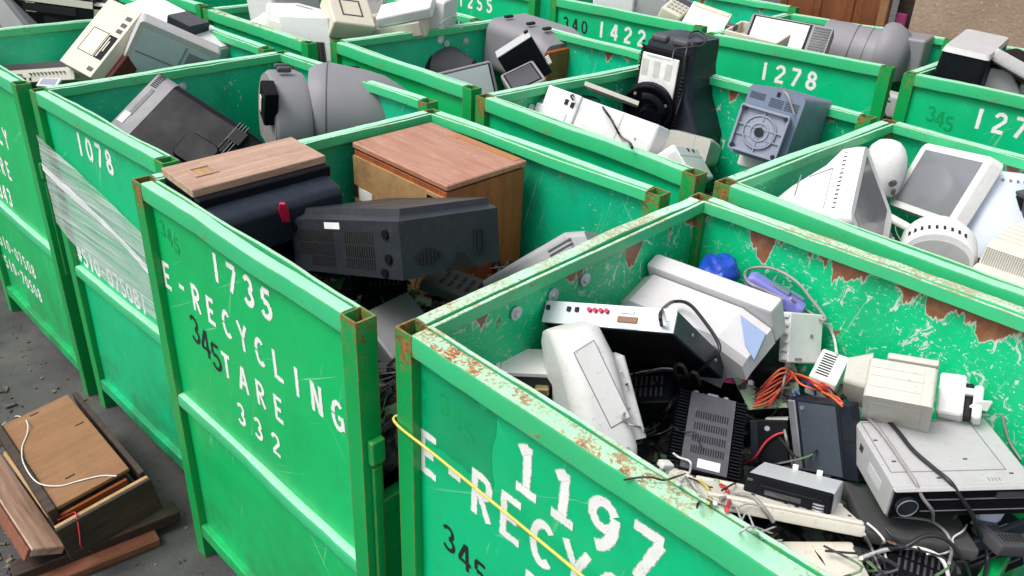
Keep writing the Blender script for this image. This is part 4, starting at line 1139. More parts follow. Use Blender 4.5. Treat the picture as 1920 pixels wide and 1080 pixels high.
T = Thing('handset', 'lavender barcode scanner handset on a grey cable, against the chipped back wall', 'handset', 'handset')
X, Y, Z = T.d
bm = NB(); shell(bm, [(-X/2, 0, 0, Y*.75, Z*.6, .008), (-X*.42, 0, 0, Y, Z, .01), (0, 0, 0, Y*.9, Z*.8, .008), (X*.42, 0, -.004, Y, Z*.9, .01), (X/2, 0, 0, Y*.7, Z*.6, .008)], 'x'); T.add('grip', bm, 'lavender')
bm = NB(); bx(bm, (.005, 0, Z*.42), (.05, Y*.5, .012), .003); bx(bm, (X*.28, Y*.28, Z*.45), (.05, Y*.2, .008), .002); T.add('trigger', bm, 'bluegrey', smooth=0)

T = Thing('plastic_cover', 'white plastic panel with a notched edge standing upright near the handset', 'panel', 'sidepanel')
X, Y, Z = T.d
bm = NB(); bx(bm, (0, 0, 0), (X, Y, Z), .003, 1); T.add('sheet', bm, 'offwhite', smooth=0)
bm = NB()
for i in range(6): bx(bm, (-X/2-.002, -Y*.2, -Z*.42+Z*.84*i/5), (.008, Y*.5, .008), .001)
T.add('clip_tooth', bm, 'offwhite', smooth=0)
bm = NB(); disc(bm, onface(T.d, '-y', .3, .1, .001), .005, .003, 'y', 10); plate(bm, T.d, '-y', -.6, -.2, -.9, -.8, .002); T.add('screw', bm, 'grey')

T = Thing('power_adapter', 'small white vented power box beside the beige printer', 'adapter', 'adapter')
body(T, 'casing', 'white', .006, 2)
slots(T, 'vent_slots', '+z', -.75, .25, -.75, .75, 1, 9, .9, .45)

T = Thing('printer', 'small beige box printer with chamfered left end on the grey desktop computer', 'printer', 'beige')
X, Y, Z = T.d
bm = NB(); shell(bm, [(-Y/2, 0, 0, X, Z, .008), (Y*.30, .0, .0, X, Z, .01), (Y/2, .0, -.02, X*.96, Z*.62, .012)], n=3); T.add('casing', bm, 'beige')
bm = NB(); shell(bm, [(-X/2-.045, .02, -.01, Y*.55, Z*.55, .01), (-X/2+.005, .01, 0, Y*.8, Z*.9, .012)], 'x', 3); T.add('end_hood', bm, 'beige')
outline(T, 'door_seam', '-y', -.86, .72, -.74, .60, 'lgrey', .003, .001)
feat(T, 'front_door', '-y', -.82, .68, -.68, .54, 'beige', .0008)
bm = NB()
for v in (-.55, -.1, .25): plate(bm, T.d, '+z', -.9, .6, v-.012, v+.012, .0008)
plate(bm, T.d, '+z', .62, .64, -.95, .5, .0008)
T.add('lid_seam', bm, 'lgrey', smooth=0)
bm = NB(); bx(bm, (X*.12, Y*.42, Z*.38), (X*.75, Y*.14, Z*.24), .005, 2); T.add('paper_slot', bm, 'beige')

T = Thing('computer_case', 'white plastic housing with broken open end behind the beige printer', 'case', 'whitecase')
X, Y, Z = T.d
bm = NB(); bx(bm, (-X*.22, 0, 0), (X*.56, Y, Z), .004); T.add('casing', bm, 'white', smooth=0)
bm = NB(); bx(bm, (X*.14, Y*.1, -.005), (X*.18, Y*.6, Z*.85), .003); T.add('inner_cavity', bm, 'void', smooth=0)
bm = NB(); bx(bm, (X*.34, 0, -.01), (X*.2, Y, Z*.8), .004); bx(bm, (X*.14, -Y*.2, Z*.12), (X*.25, Y*.6, Z*.16), .003); T.add('end_bracket', bm, 'white', smooth=0)

T = Thing('desktop_computer', 'grey desktop computer with black front, lying flat at the right of the nearest bin', 'computer', 'desktop')
d = T.d
X, Y, Z = d
body(T, 'casing', 'lgrey', .004)
fr = feat(T, 'front_panel', '-y', -.96, .99, -.94, .80, 'black', .006)
bm = NB(); plate(bm, d, '-y', -1, 1, .78, 1.0, .012, .004); T.add('front_trim', bm, 'lgrey', smooth=0)
bm = NB(); disc(bm, onface(d, '-y', -.78, -.1, .010), .022, .012, 'y', 24); kn = T.add('control_dial', bm, 'navy')
bm = NB()
for i in range(16):
    t = 2*math.pi*i/16
for rr_ in (.0205,):
    P = [Vector(onface(d, '-y', -.78, -.1, .0165))+Vector((rr_*math.cos(2*math.pi*i/20), 0, rr_*math.sin(2*math.pi*i/20))) for i in range(21)]
    tube(bm, P, .0012, 5, 1)
T.add('dial_ring', bm, 'alu', kn)
bm = NB(); plate(bm, d, '-y', -.55, .95, .18, .22, .008); plate(bm, d, '-y', -.55, .95, -.58, -.55, .008); T.add('front_line', bm, 'alu', smooth=0)
feat(T, 'drive_flap', '-y', .45, .85, .25, .62, 'dgrey', .009)
outline(T, 'lid_seam', '+z', -.92, .72, -.62, .93, 'grey', .0022, .0006)
bm = NB()
for u, v in ((-.78, -.3), (-.30, -.80), (.25, -.28), (.8, .85), (.75, -.72), (-.86, .35)): plate(bm, d, '+z', u-.03, u+.03, v-.02, v+.02, .0007)
T.add('lid_slot', bm, 'dgrey', smooth=0)
bm = NB(); plate(bm, d, '-x', .35, .50, .1, .5, .001); T.add('side_latch', bm, 'dgrey', smooth=0)
slots(T, 'printed_mark', '+z', .35, .55, -.92, -.82, 4, 1, .3, .9, 'grey', .0005)
feat(T, 'sticker', '-x', -.6, .0, -.3, .3, 'silver', .0008)

T = Thing('amplifier', 'dark grey amplifier with finned heatsinks and rows of slots', 'amplifier', 'amp')
d = T.d
X, Y, Z = d
bm = NB(); bx(bm, (0, 0, -.004), (X*.70, Y, Z*.95), .002); T.add('chassis', bm, 'black', smooth=0)
bm = NB(); plate(bm, d, '+z', -.66, .66, -.98, .98, .002); T.add('cover_plate', bm, plastic('amp_cover', (.075, .075, .09), .4, .4, dirt=(.3, .25, .2)), smooth=0)
for sg in (-1, 1):
    bm = NB()
    for i in range(24):
        yy = -Y/2+Y*(i+.5)/24
        bx(bm, (sg*X*.425, yy, 0), (X*.15, Y/24*.42, Z), 0)
    bx(bm, (sg*X*.37, 0, -.012), (X*.04, Y, Z*.7))
    T.add('heatsink', bm, 'charcoal', smooth=0)
for j in range(4):
    slots(T, 'vent_row', '+z', -.46, .52, .32-.30*j, .50-.30*j, 14, 1, .42, 1, 'void', .0032)
feat(T, 'paper_label', '+z', -.20, .44, -.92, -.70, 'label', .0035)
bm = NB()
for i in range(3): bx(bm, (-X*.22+i*.016, -Y/2-.006, -.008), (.012, .014, .018), .002)
T.add('terminal_block', bm, 'black', smooth=0)
bm = NB()
for i in range(3): disc(bm, (-X*.22+i*.016, -Y/2-.006, .003), .004, .003, 'z', 8)
T.add('terminal_screw', bm, 'alu')
bm = NB()
for u in (-.5, -.1, 0, .1, .4): bx(bm, (u*X/2, Y/2+.006, .004), (.012, .014, .014), .003)
T.add('rear_socket', bm, 'alu', smooth=0)

T = Thing('power_supply', 'black box with white sticker between the amplifier and the dark drive', 'power supply', 'blackbox')
body(T, 'casing', 'charcoal', .004)
feat(T, 'side_strip', '-y', -1, -.62, -.98, .98, 'navy', .002)
bm = NB(); disc(bm, onface(T.d, '-y', -.1, .6, .001), .006, .004, 'y', 12); T.add('screw', bm, 'alu')
feat(T, 'paper_label', '+z', -.2, .98, -.8, .4, 'label', .001)

T = Thing('disk_drive', 'slate grey drive with a metal edge strip, standing on end behind the car stereo', 'drive', 'drive')
d = T.d
X, Y, Z = d
body(T, 'casing', 'navy', .003)
bm = NB(); plate(bm, d, '+z', -.96, -.72, -.97, .97, .004, .002); T.add('metal_strip', bm, 'alu', smooth=0)
bm = NB(); plate(bm, d, '+z', -.62, .55, -.94, .94, .002); T.add('cover_plate', bm, plastic('drive_cover', (.06, .075, .10), .45, .6, dustcol=(.10, .12, .14)), smooth=0)
bm = NB(); plate(bm, d, '+z', .60, .97, .05, .08, .002); plate(bm, d, '+z', .66, .80, -.8, -.6, .0015); plate(bm, d, '+z', .62, .66, -.9, .9, .0015); T.add('groove', bm, 'void', smooth=0)
bm = NB(); disc(bm, onface(d, '+z', -.5, .80, .002), .005, .004, 'z', 10); T.add('screw', bm, 'alu')
bm = NB(); plate(bm, d, '-y', -.9, -.75, -.2, .9, .02); plate(bm, d, '-y', -.2, -.05, -.2, .9, .02); T.add('mounting_tab', bm, 'label', smooth=0)

T = Thing('car_stereo', 'black-fronted car stereo with a silver case and cassette slot', 'car stereo', 'stereo')
d = T.d
X, Y, Z = d
body(T, 'casing', 'silver', .002, 1)
bm = NB(); shell(bm, [(-Y/2-.016, 0, 0, X*.97, Z*.95, .004), (-Y/2-.010, 0, 0, X*1.02, Z*1.04, .005), (-Y/2+.004, 0, 0, X*1.02, Z*1.04, .004)], n=2); fp = T.add('front_panel', bm, 'charcoal', smooth=25)
h = .017
bm = NB(); plate(bm, d, '-y', -.62, .80, .34, .44, h); T.add('cassette_slot', bm, 'void', fp, 0)
bm = NB(); plate(bm, d, '-y', -.50, .35, -.28, .12, h); T.add('display_window', bm, 'darkscreen', fp, 0)
for u in (-.88, ):
    bm = NB(); plate(bm, d, '-y', u-.07, u+.07, .55, .78, h+.001, .001); T.add('eject_button', bm, 'dgrey', fp, 0)
bm = NB()
for i in range(4): plate(bm, d, '-y', -.46+.26*i, -.28+.26*i, -.72, -.50, h+.002, .001)
T.add('preset_button', bm, 'grey', fp, 0)
bm = NB()
for j in range(4): plate(bm, d, '-y', .62, .88, -.78+.24*j, -.62+.24*j, h+.002, .001)
T.add('function_button', bm, 'grey', fp, 0)
bm = NB()
for i in range(4): plate(bm, d, '-y', -.42+.26*i, -.33+.26*i, -.64, -.58, h+.0026)
for j in range(4): plate(bm, d, '-y', .68, .82, -.72+.24*j, -.69+.24*j, h+.0026)
T.add('button_print', bm, 'label', fp, 0)
bm = NB(); bx(bm, (-X*.1, Y/2+.004, Z/2+.004), (.012, .008, .012), .001); bx(bm, (X*.2, Y/2+.004, Z/2+.004), (.012, .008, .012), .001); T.add('rear_tab', bm, 'label', smooth=0)

T = Thing('keyboard', 'off-white keyboard shell lying face down under the car stereo', 'keyboard', 'panel_a')
d = T.d
X, Y, Z = d
body(T, 'shell', 'warmwhite', .006, 2)
bm = NB(); plate(bm, d, '+z', -.97, .97, -.98, -.72, .006, .003); plate(bm, d, '+z', -.97, .97, .8, .98, .004, .002); T.add('raised_edge', bm, 'warmwhite', smooth=0)
bm = NB()
for u, v in ((.9, -.2), (.3, .1), (-.3, .1), (-.85, 0), (.1, -.5)): disc(bm, onface(d, '+z', u, v, .0005), .004, .002, 'z', 8)
T.add('screw_hole', bm, 'void')
T = Thing('keyboard', 'lower off-white plastic shell with a small latch, under the other keyboard shell', 'keyboard', 'panel_b')
d = T.d
body(T, 'shell', 'warmwhite', .006, 2)
bm = NB(); plate(bm, d, '+z', .0, .5, .62, .86, .003, .001); T.add('latch', bm, 'warmwhite', smooth=0)
bm = NB()
for u, v in ((.2, -.5), (-.5, .1)): disc(bm, onface(d, '+z', u, v, .0005), .006, .002, 'z', 8)
T.add('screw_hole', bm, 'void')
T = Thing('plastic_cover', 'large dark grey plastic panel sloping under the grey desktop computer', 'panel', 'greypanel')
bm = NB(); bx(bm, (.02, .02, 0), (T.d[0]*1.25, T.d[1]*1.2, T.d[2]), .008, 2); T.add('sheet', bm, plastic('dull_dark_panel', (.06, .06, .062), .5, .4, dustcol=(.10, .10, .10)))
T = Thing('video_recorder', 'black video recorder with a raised front edge in the bottom right corner', 'video recorder', 'blackcase')
d = T.d
body(T, 'casing', 'black', .004)
bm = NB(); plate(bm, d, '-y', -1, 1.2, .55, 1.05, .012, .003); T.add('front_flap', bm, 'navy', smooth=0)
bm = NB(); plate(bm, d, '+z', -.2, .6, -1.06, -.96, .002); T.add('bright_edge', bm, 'alu', smooth=0)
slots(T, 'front_vents', '-y', -.8, .9, -.7, .3, 1, 4, .95, .3, 'dgrey', .003)
T = Thing('plastic_shard', 'bluish white curved piece of broken casing at the right edge of the picture', 'shard', 'shard')
X, Y, Z = T.d
bm = NB()
rings = []
for j in range(9):
    v = -1+2*j/8
    w = (.35+.65*(j/8)**.7)
    rings.append([(u*X/2*w, v*Y/2, .02*(1-u*u)+s*Z/2) for u in (-1, -.6, -.2, .2, .6, 1) for s in (-1,)]+[(u*X/2*w, v*Y/2, .02*(1-u*u)+Z/2) for u in (1, .6, .2, -.2, -.6, -1)])
loft(bm, rings); T.add('curved_sheet', bm, 'bluewhite')

T = Thing('printer_mechanism', 'opened white plastic frame with lavender gear at the left wall of the nearest bin', 'mechanism', 'a_mech')
X, Y, Z = T.d
bm = NB(); bx(bm, (0, 0, Z*.35), (X*1.1, Y*.7, .012), .002); bx(bm, (-X*.6, 0, 0), (.01, Y, Z), .002); T.add('frame', bm, 'offwhite', smooth=0)
bm = NB(); bx(bm, (.01, -Y*.3, 0), (X*1.1, Y*.5, Z*.6), .004); T.add('motor_bay', bm, 'black', smooth=0)
bm = NB(); disc(bm, (.0, -Y*.56, 0), .018, .02, 'y', 14); T.add('gear', bm, 'lavender')
bm = NB(); bx(bm, (.035, -Y*.57, .012), (.03, .02, .02), .003); T.add('motor', bm, 'brass', smooth=0)
T = Thing('bracket', 'small white plastic clip at the foot of the finned amplifier', 'clip', 'a_clip')
bm = NB(); bx(bm, (0, 0, .0), (.012, .02, .06), .003, 2); bx(bm, (.03, 0, -.028), (.07, .018, .01), .003, 2); bx(bm, (-.004, 0, .028), (.03, .022, .014), .004, 2); T.add('clip_body', bm, 'white')
def board(key, label, mat, n, seed, cat='circuit board'):
    T = Thing('circuit_board', label, cat, key)
    X, Y, Z = T.d
    bm = NB(); bx(bm, (0, 0, 0), (X, Y, .003)); T.add('substrate', bm, mat, smooth=0)
    rng = random.Random(seed)
    bm = NB()
    for i in range(n):
        s = rng.uniform(.004, .012)
        bx(bm, (rng.uniform(-.42, .42)*X, rng.uniform(-.42, .42)*Y, .003+s*.3), (s*rng.uniform(.8, 2.2), s, s*.8))
    T.add('small_component', bm, 'scrap_pale' if mat != 'pink' else 'label', smooth=0)
    bm = NB()
    for i in range(5):
        disc(bm, (rng.uniform(-.4, .4)*X, rng.uniform(-.4, .4)*Y, .009), rng.uniform(.003, .006), .014, 'z', 10)
    T.add('capacitor', bm, 'charcoal')
    bm = NB(); bx(bm, (X*.25, Y*.42, .012), (X*.3, Y*.14, .022), .002); T.add('connector', bm, 'cream', smooth=0)
board('a_board_green', 'pale green circuit board with small parts above the amplifier', 'pcb', 40, 1)
board('a_board_pink', 'magenta circuit board next to the pale green board', 'pink', 14, 2)
board('a_board_brown', 'brown circuit board under the orange wire bundle', 'pcbbrown', 30, 3)
T = Thing('television_back_cover', 'black plastic cover in shadow beneath the big printer hood', 'cover', 'a_dark')
body(T, 'shell', 'black', .02, 3); slots(T, 'vent_slots', '+z', -.6, .6, -.7, .7, 12, 1, .4, .9)
board('b_board', 'dark circuit board with pale parts under the broken black television cover', 'scrap_dark', 40, 7)
board('b_board2', 'small dark circuit board near the corner post of the 1735 bin', 'scrap_dark', 24, 8)
board('a_fill6', 'pale green circuit board leaning behind the dark drive, under the orange wires', 'pcb', 46, 11)
for key, lab, mt, w_ in (('a_fill5', 'thin off-white plastic strip by the front rail below the amplifier', 'warmwhite', 'beige'), ('a_fill7', 'black casing corner under the white arching cable', 'black', 'dgrey'), ('a_fill8', 'dark grey casing scrap by the bluish white shard', 'dgrey', 'void'), ('a_fill9', 'dark casing scrap between the printer and the amplifier', 'charcoal', 'dgrey'), ('a_fill10', 'black casing scrap below the slate blue accent', 'black', 'dgrey'), ('b_fill1', 'blue-black casing scrap under the left end of the broken cover', 'navy', 'void'), ('b_fill2', 'dark grey flat casing in front of the wooden cabinet', 'dgrey', 'void'), ('b_fill3', 'black casing scrap under the middle of the broken cover', 'black', 'dgrey'), ('a_fill1', 'black angular casing piece beside the magenta circuit board', 'charcoal', 'void'), ('a_fill2', 'black casing piece behind the tied cable bundle', 'black', 'dgrey'), ('a_fill3', 'small black casing piece at the bottom by the lower off-white shell', 'black', 'dgrey'), ('a_fill4', 'blue-black casing piece between the drive and the power box', 'navy', 'void')):
    T = Thing('casing_piece', lab, 'casing', key)
    body(T, 'shell', mt, .008, 2)
    slots(T, 'vent_slots', '+z', -.7, .7, -.7, .6, 7, 2, .4, .8, w_)
T = Thing('plug', 'small white plug among coloured wires below the amplifier', 'plug', 'a_plug')
bm = NB(); bx(bm, (0, 0, 0), (.026, .02, .03), .003); T.add('housing', bm, 'offwhite', smooth=0)
bm = NB(); bx(bm, (0, 0, .02), (.014, .012, .012), .002); T.add('strain_relief', bm, 'pcb', smooth=0)
T = Thing('plastic_chip', 'small white plastic chip stuck near the right end of the back wall', 'chip', 'a_chip')
bm = NB(); loft(bm, [[(-.018, 0, -.01), (.016, 0, -.012), (.02, 0, .012), (-.006, 0, .008)], [(-.018, .006, -.01), (.016, .006, -.012), (.02, .006, .012), (-.006, .006, .008)]]); T.add('fragment', bm, 'white', smooth=0)
# ------------------------------------------------------------------ contents of bin E
T = Thing('monitor', 'white monitor with a black cord plugged in, below the tall black television', 'monitor', 'mon_e')
d = T.d
X, Y, Z = d
body(T, 'casing', 'offwhite', .012, 3)
bm = NB(); plate(bm, d, '-y', -1.02, -.38, -.55, 1.02, .012, .004); plate(bm, d, '-y', -1.10, -.5, -1, .2, .018, .004); T.add('side_block', bm, 'white', smooth=0)
bm = NB(); plate(bm, d, '-y', -.62, -.56, .50, .72, .016); plate(bm, d, '-y', -.50, -.44, .46, .68, .016); T.add('socket', bm, 'void', smooth=0)
bm = NB()
for u, v in ((.25, .55), (.72, .2)): disc(bm, onface(d, '-y', u, v, .001), .004, .003, 'y', 10)
T.add('screw', bm, 'grey')
bm = NB(); plate(bm, d, '-y', .38, .40, -1, .95, .001); T.add('casing_seam', bm, 'lgrey', smooth=0)
T = Thing('plastic_offcut', 'thin off-white plastic blade wedged behind the white monitor', 'panel', 'blade_e')
X, Y, Z = T.d
bm = NB(); o = [(-X/2, Y/2), (-X*.42, -Y*.2), (X/2, -Y/2), (X*.52, -Y*.2)]
loft(bm, [[(a, b, h) for a, b in o] for h in (-.008, .008)]); T.add('sheet', bm, 'warmwhite', smooth=0)

T = Thing('television', 'tall black television standing above the rim with a white paper label on its back', 'television', 'crt_e')
d = T.d
X, Y, Z = d
bm = NB()
shell(bm, [(-Z*.62, .05, .03, X*1.45, Y*1.30, .03), (-Z*.40, .05, .03, X*1.48, Y*1.32, .03), (-Z*.33, .045, .025, X*1.38, Y*1.25, .03), (-Z*.05, .012, .005, X*1.12, Y*1.06, .035), (Z*.25, 0, 0, X*1.02, Y, .03), (Z*.42, 0, 0, X, Y, .03), (Z/2, .008, .008, X*.90, Y*.88, .03)], 'z', 5)
T.add('rear_shell', bm, 'navy')
bm = NB(); bx(bm, (-.005, -Y/2-.006, -.02), (X*.94, .03, Z*.86), .006, 2); bp = T.add('back_panel', bm, 'black', smooth=0)
bm = NB(); bx(bm, (-.012, -Y/2-.022, Z*.12), (X*.78, .006, Z*.40), .003); lb = T.add('paper_label', bm, 'label', smooth=0)
bm = NB()
for q in (-.3, -.05, .2):
    bx(bm, (q*X-.01, -Y/2-.0256, Z*.18), (X*.13, .001, Z*.16))
bx(bm, (-.02, -Y/2-.0256, Z*.30), (X*.5, .001, .006))
T.add('label_print', bm, flat('pale_print', (.55, .56, .53), .6), lb, 0)
bm = NB(); bx(bm, (.0, -Y/2-.027, -.03), (.014, .006, .022)); T.add('label_socket', bm, 'void', lb, 0)
bm = NB()
for i in range(22):
    zz = -Z*.36+Z*.78*i/21
    bx(bm, (X*.455, -Y/2-.022, zz), (.012, .006, Z*.018))
T.add('edge_vents', bm, 'void', bp, 0)
bm = NB()
for i in range(22): bx(bm, (-X*.47, -Y/2-.022, -Z*.36+Z*.78*i/21), (.010, .006, Z*.018))
T.add('edge_vents', bm, 'void', bp, 0)
bm = NB(); bx(bm, (-X*.22, -Y*.42, Z*.47), (X*.34, .05, .03), .012, 3); bx(bm, (X*.22, -Y*.42, Z*.47), (X*.34, .05, .03), .012, 3); T.add('top_hump', bm, 'dgrey')
bm = NB(); bx(bm, (X*.50, .04, -Z*.02), (.004, Y*.5, Z*.30), .002, 1, Matrix.Rotation(.0, 3, 'X')); T.add('side_inset', bm, 'charcoal', smooth=0)

T = Thing('fan_unit', 'round black fan-like mechanism in front of the tall television', 'mechanism', 'mech_e')
X, Y, Z = T.d
R_ = X*.52
bm = NB(); disc(bm, (0, 0, 0), R_, .03, 'y', 32, R_*.94)
T.add('drum', bm, 'black')
bm = NB()
P = [(R_*.92*math.cos(2*math.pi*i/28), -.02, R_*.92*math.sin(2*math.pi*i/28)) for i in range(29)]
tube(bm, P, .008, 7, 1); T.add('outer_ring', bm, 'charcoal')
bm = NB(); disc(bm, (.02, -.03, -.03), R_*.45, .05, 'y', 24, R_*.5); T.add('hub', bm, 'charcoal')
bm = NB(); P = [(R_*.62*math.cos(t), -.045, R_*.62*math.sin(t)) for t in [2.2+i*.22-2.2*.95 for i in range(9)]]; tube(bm, P, .016, 8, 2); T.add('curved_vane', bm, 'charcoal')
bm = NB()
for t in (.4, 2.3, 4.9): disc(bm, (R_*.78*math.cos(t), -.032, R_*.78*math.sin(t)), .006, .006, 'y', 10)
T.add('screw', bm, 'alu')

T = Thing('monitor', 'beige monitor shell below the tall black television', 'monitor', 'beige_e')
d = T.d
X, Y, Z = d
bm = NB(); shell(bm, [(-Y/2, 0, 0, X, Z, .012), (-Y/2+.06, 0, 0, X*1.02, Z*1.02, .02), (Y*.35, .0, -.01, X*.96, Z*.92, .03), (Y/2, 0, -.02, X*.7, Z*.6, .03)], n=4); T.add('casing', bm, 'beige')
bm = NB(); bx(bm, (-X*.58, -Y*.3, -Z*.1), (X*.25, Y*.3, Z*.6), .01, 2); T.add('side_lug', bm, 'beige')
bm = NB(); plate(bm, d, '-y', .26, .28, -.95, .95, .001); T.add('casing_seam', bm, 'lgrey', smooth=0)
T = Thing('computer_case', 'white vented casing with two small slots at the front right corner of its bin', 'case', 'vent_e')
d = T.d
X, Y, Z = d
body(T, 'casing', 'white', .010, 3)
slots(T, 'vent_slots', '-x', -.5, .7, .1, .85, 1, 10, .9, .35, 'lgrey')
bm = NB(); plate(bm, d, '+z', -.1, .05, .62, .82, .001); plate(bm, d, '+z', .35, .5, .6, .8, .001); T.add('socket', bm, 'void', smooth=0)
bm = NB(); plate(bm, d, '+z', -.98, .98, .33, .345, .0008); T.add('casing_seam', bm, 'lgrey', smooth=0)

T = Thing('monitor', 'blue-grey monitor lying on its face with the swivel base plate showing', 'monitor', 'blue_e')
d = T.d
X, Y, Z = d
bm = NB(); shell(bm, [(-Z/2-.07, .02, 0, X*1.05, Y*1.08, .02), (-Z/2+.02, .02, 0, X*1.08, Y*1.06, .02), (Z*.2, 0, 0, X*1.02, Y*1.02, .02), (Z/2, 0, 0, X, Y, .015)], 'z', 4); T.add('rear_shell', bm, 'bluegrey')
slots(T, 'vent_slots', '+z', -.9, -.35, .62, .82, 1, 6, 1, .45, 'navy'); slots(T, 'vent_slots', '+z', -.2, .9, .52, .78, 2, 6, .9, .45, 'navy')
bm = NB(); plate(bm, d, '+z', .0, .12, .84, .97, .002); T.add('cable_hole', bm, 'void', smooth=0)
bm = NB()
q = Z/2+.03
bx(bm, (-.008, -Y*.11, q-.015), (X*.84, Y*.62, .026), .003); bp = T.add('base_plate', bm, 'bluegrey2', smooth=0)
bm = NB()
w_, h_ = X*.42, Y*.31
for s1 in (-1, 1):
    bx(bm, (-.008, -Y*.11+s1*h_, q+.003), (X*.86, .008, .022), .001); bx(bm, (-.008+s1*w_, -Y*.11, q+.003), (.008, Y*.62, .022), .001)
bx(bm, (-.008, -Y*.11, q), (.004, Y*.6, .012)); bx(bm, (-.008, -Y*.06, q), (X*.82, .004, .012)); bx(bm, (-.008, -Y*.2, q), (X*.82, .004, .010))
T.add('base_rib', bm, 'bluegrey2', bp, 0)
bm = NB()
for rr_, hh in ((.055, .010), (.030, .012)):
    P = [(-.008+rr_*math.cos(2*math.pi*i/28), -Y*.11+rr_*math.sin(2*math.pi*i/28), q+.004) for i in range(29)]
    tube(bm, P, .0035, 6, 1)
disc(bm, (-.008, -Y*.11, q), .05, .006, 'z', 28)
T.add('swivel_ring', bm, 'bluegrey2', bp)
bm = NB(); disc(bm, (-.008, -Y*.11, q+.004), .016, .008, 'z', 18); T.add('swivel_hub', bm, 'navy', bp)
bm = NB()
for s1 in (-1, 1):
    for s2 in (-1, 1): disc(bm, (-.008+s1*w_*.9, -Y*.11+s2*h_*.88, q+.008), .008, .014, 'z', 12)
T.add('rubber_foot', bm, 'navy', bp)
bm = NB(); bx(bm, (0, -Y*.62, -.02), (X*.95, .05, .05), .01, 2); T.add('bezel_lip', bm, 'offwhite')

# ------------------------------------------------------------------ contents of bin F
T = Thing('computer', 'white wedge-shaped all-in-one computer tipped on its side against the left rim', 'computer', 'imac_f')
d = T.d
X, Y, Z = d
bm = NB(); shell(bm, [(-Y/2, 0, 0, X*.97, Z*.97, .03), (-Y/2+.02, 0, 0, X, Z, .035), (-Y/2+.06, 0, 0, X, Z, .035), (-Y*.1, 0, -.01, X*.86, Z*.92, .05), (Y*.3, .02, -.02, X*.62, Z*.72, .06), (Y/2, .03, -.02, X*.42, Z*.56, .06)], n=5); T.add('casing', bm, 'white')
feat(T, 'screen', '-y', -.78, .78, -.62, .80, 'darkscreen', .001)
bm = NB()
for i in range(14):
    yy = -.93+.0; p = onface(d, '+z', -.75+1.5*i/13, -.66, .0)
    bx(bm, (p[0]*.97, p[1], p[2]-.004), (.006, .010, .008))
T.add('vent_hole', bm, 'void', smooth=0)
bm = NB()
zz = lambda y: Z/2-.004-.09*max(0, (y+Y*.36))
o = [(-.10, -Y*.22), (.06, -Y*.22), (.045, Y*.02)]
for p, q in zip(o, o[1:]): tube(bm, [(p[0], p[1], zz(p[1])), (q[0], q[1], zz(q[1]))], .0016, 5, 1)
tube(bm, [(.06, Y*.12, zz(Y*.12)), (-.02, Y*.13, zz(Y*.13))], .002, 5, 1)
T.add('door_seam', bm, 'grey')
T = Thing('computer', 'white dome-shaped computer base behind the wedge-shaped one', 'computer', 'f_dome')
X, Y, Z = T.d
bm = NB()
n = 32
rings = []
for z_, r_ in ((-.5, .44), (-.42, .52), (-.2, .56), (0, .56), (.2, .52), (.36, .42), (.46, .28), (.5, .1)):
    rings.append([(r_*X*math.cos(2*math.pi*i/n), r_*Y*math.sin(2*math.pi*i/n), z_*Z) for i in range(n)])
loft(bm, rings); T.add('dome', bm, 'white', smooth=60)
bm = NB(); disc(bm, (.06, -.05, -.03), .010, .02, 'y', 10); bx(bm, (.07, -.055, -.055), (.012, .012, .02), .002); T.add('port', bm, 'dgrey')
T = Thing('monitor', 'white framed flat monitor with a grey screen, leaning on the white dome', 'monitor', 'lcd_f')
d = T.d
X, Y, Z = d
bm = NB()
o = [(a, b) for a, b in rrect(X, Y, .022, 6)]
loft(bm, [[(a*.97, b*.97, -Z/2) for a, b in o], [(a, b, -Z/2+.006) for a, b in o], [(a, b, Z/2-.004) for a, b in o], [(a*.985, b*.98, Z/2) for a, b in o]]); T.add('frame', bm, 'white')
feat(T, 'screen', '+z', -.82, .83, -.80, .80, 'screen', .0012)
T = Thing('rounded_casing', 'bluish white rounded casing beside the flat white monitor', 'casing', 'f_shade')
X, Y, Z = T.d
bm = NB()
rings = []
for z_, r_ in ((-.5, .56), (-.3, .56), (0, .52), (.25, .47), (.40, .43), (.47, .40), (.5, .34)):
    rings.append([(r_*X*math.cos(2*math.pi*i/36), r_*Y*math.sin(2*math.pi*i/36), z_*Z) for i in range(36)])
loft(bm, rings); T.add('shell', bm, 'bluewhite', smooth=50)
bm = NB()
for i in range(36):
    t = 2*math.pi*i/36
    bx(bm, (.435*X*math.cos(t), .435*Y*math.sin(t), .405*Z), (.006, .006, .006))
T.add('vent_hole', bm, 'grey', smooth=0)
T = Thing('computer_cradle', 'white curved base with slotted top beside the front rail of the white computers bin', 'computer base', 'f_curve')
X, Y, Z = T.d
bm = NB()
rings = []
for y_, s1 in ((-.5, .90), (-.40, 1.0), (.2, 1.0), (.45, .9), (.5, .8)):
    P = [(-X/2*s1, y_*Y, -Z/2)]+[(-X/2*s1*math.cos(math.pi*i/16), y_*Y, -Z*.1+Z*.6*s1*math.sin(math.pi*i/16)) for i in range(17)]+[(X/2*s1, y_*Y, -Z/2)]
    rings.append(P)
loft(bm, rings); T.add('shell', bm, 'white', smooth=50)
bm = NB(); P = [(-X*.40*math.cos(math.pi*i/16), -Y*.505, -Z*.12+Z*.42*math.sin(math.pi*i/16)) for i in range(17)]
loft(bm, [[(p[0], y_, p[2]) for p in P] for y_ in (-Y*.5, -Y*.508)]); T.add('front_inset', bm, 'lgrey', smooth=0)
bm = NB()
for i in range(9):
    t = math.pi*(.18+.5*i/8)
    bx(bm, (-X/2*math.cos(t), -Y*.30, -Z*.1+Z*.6*math.sin(t)), (.006, .022, .006), 0, 1)
T.add('vent_slots', bm, 'void', smooth=0)
T = Thing('speaker', 'white speaker box with a perforated front and ribbed top, at the right edge', 'speaker', 'speaker_f')
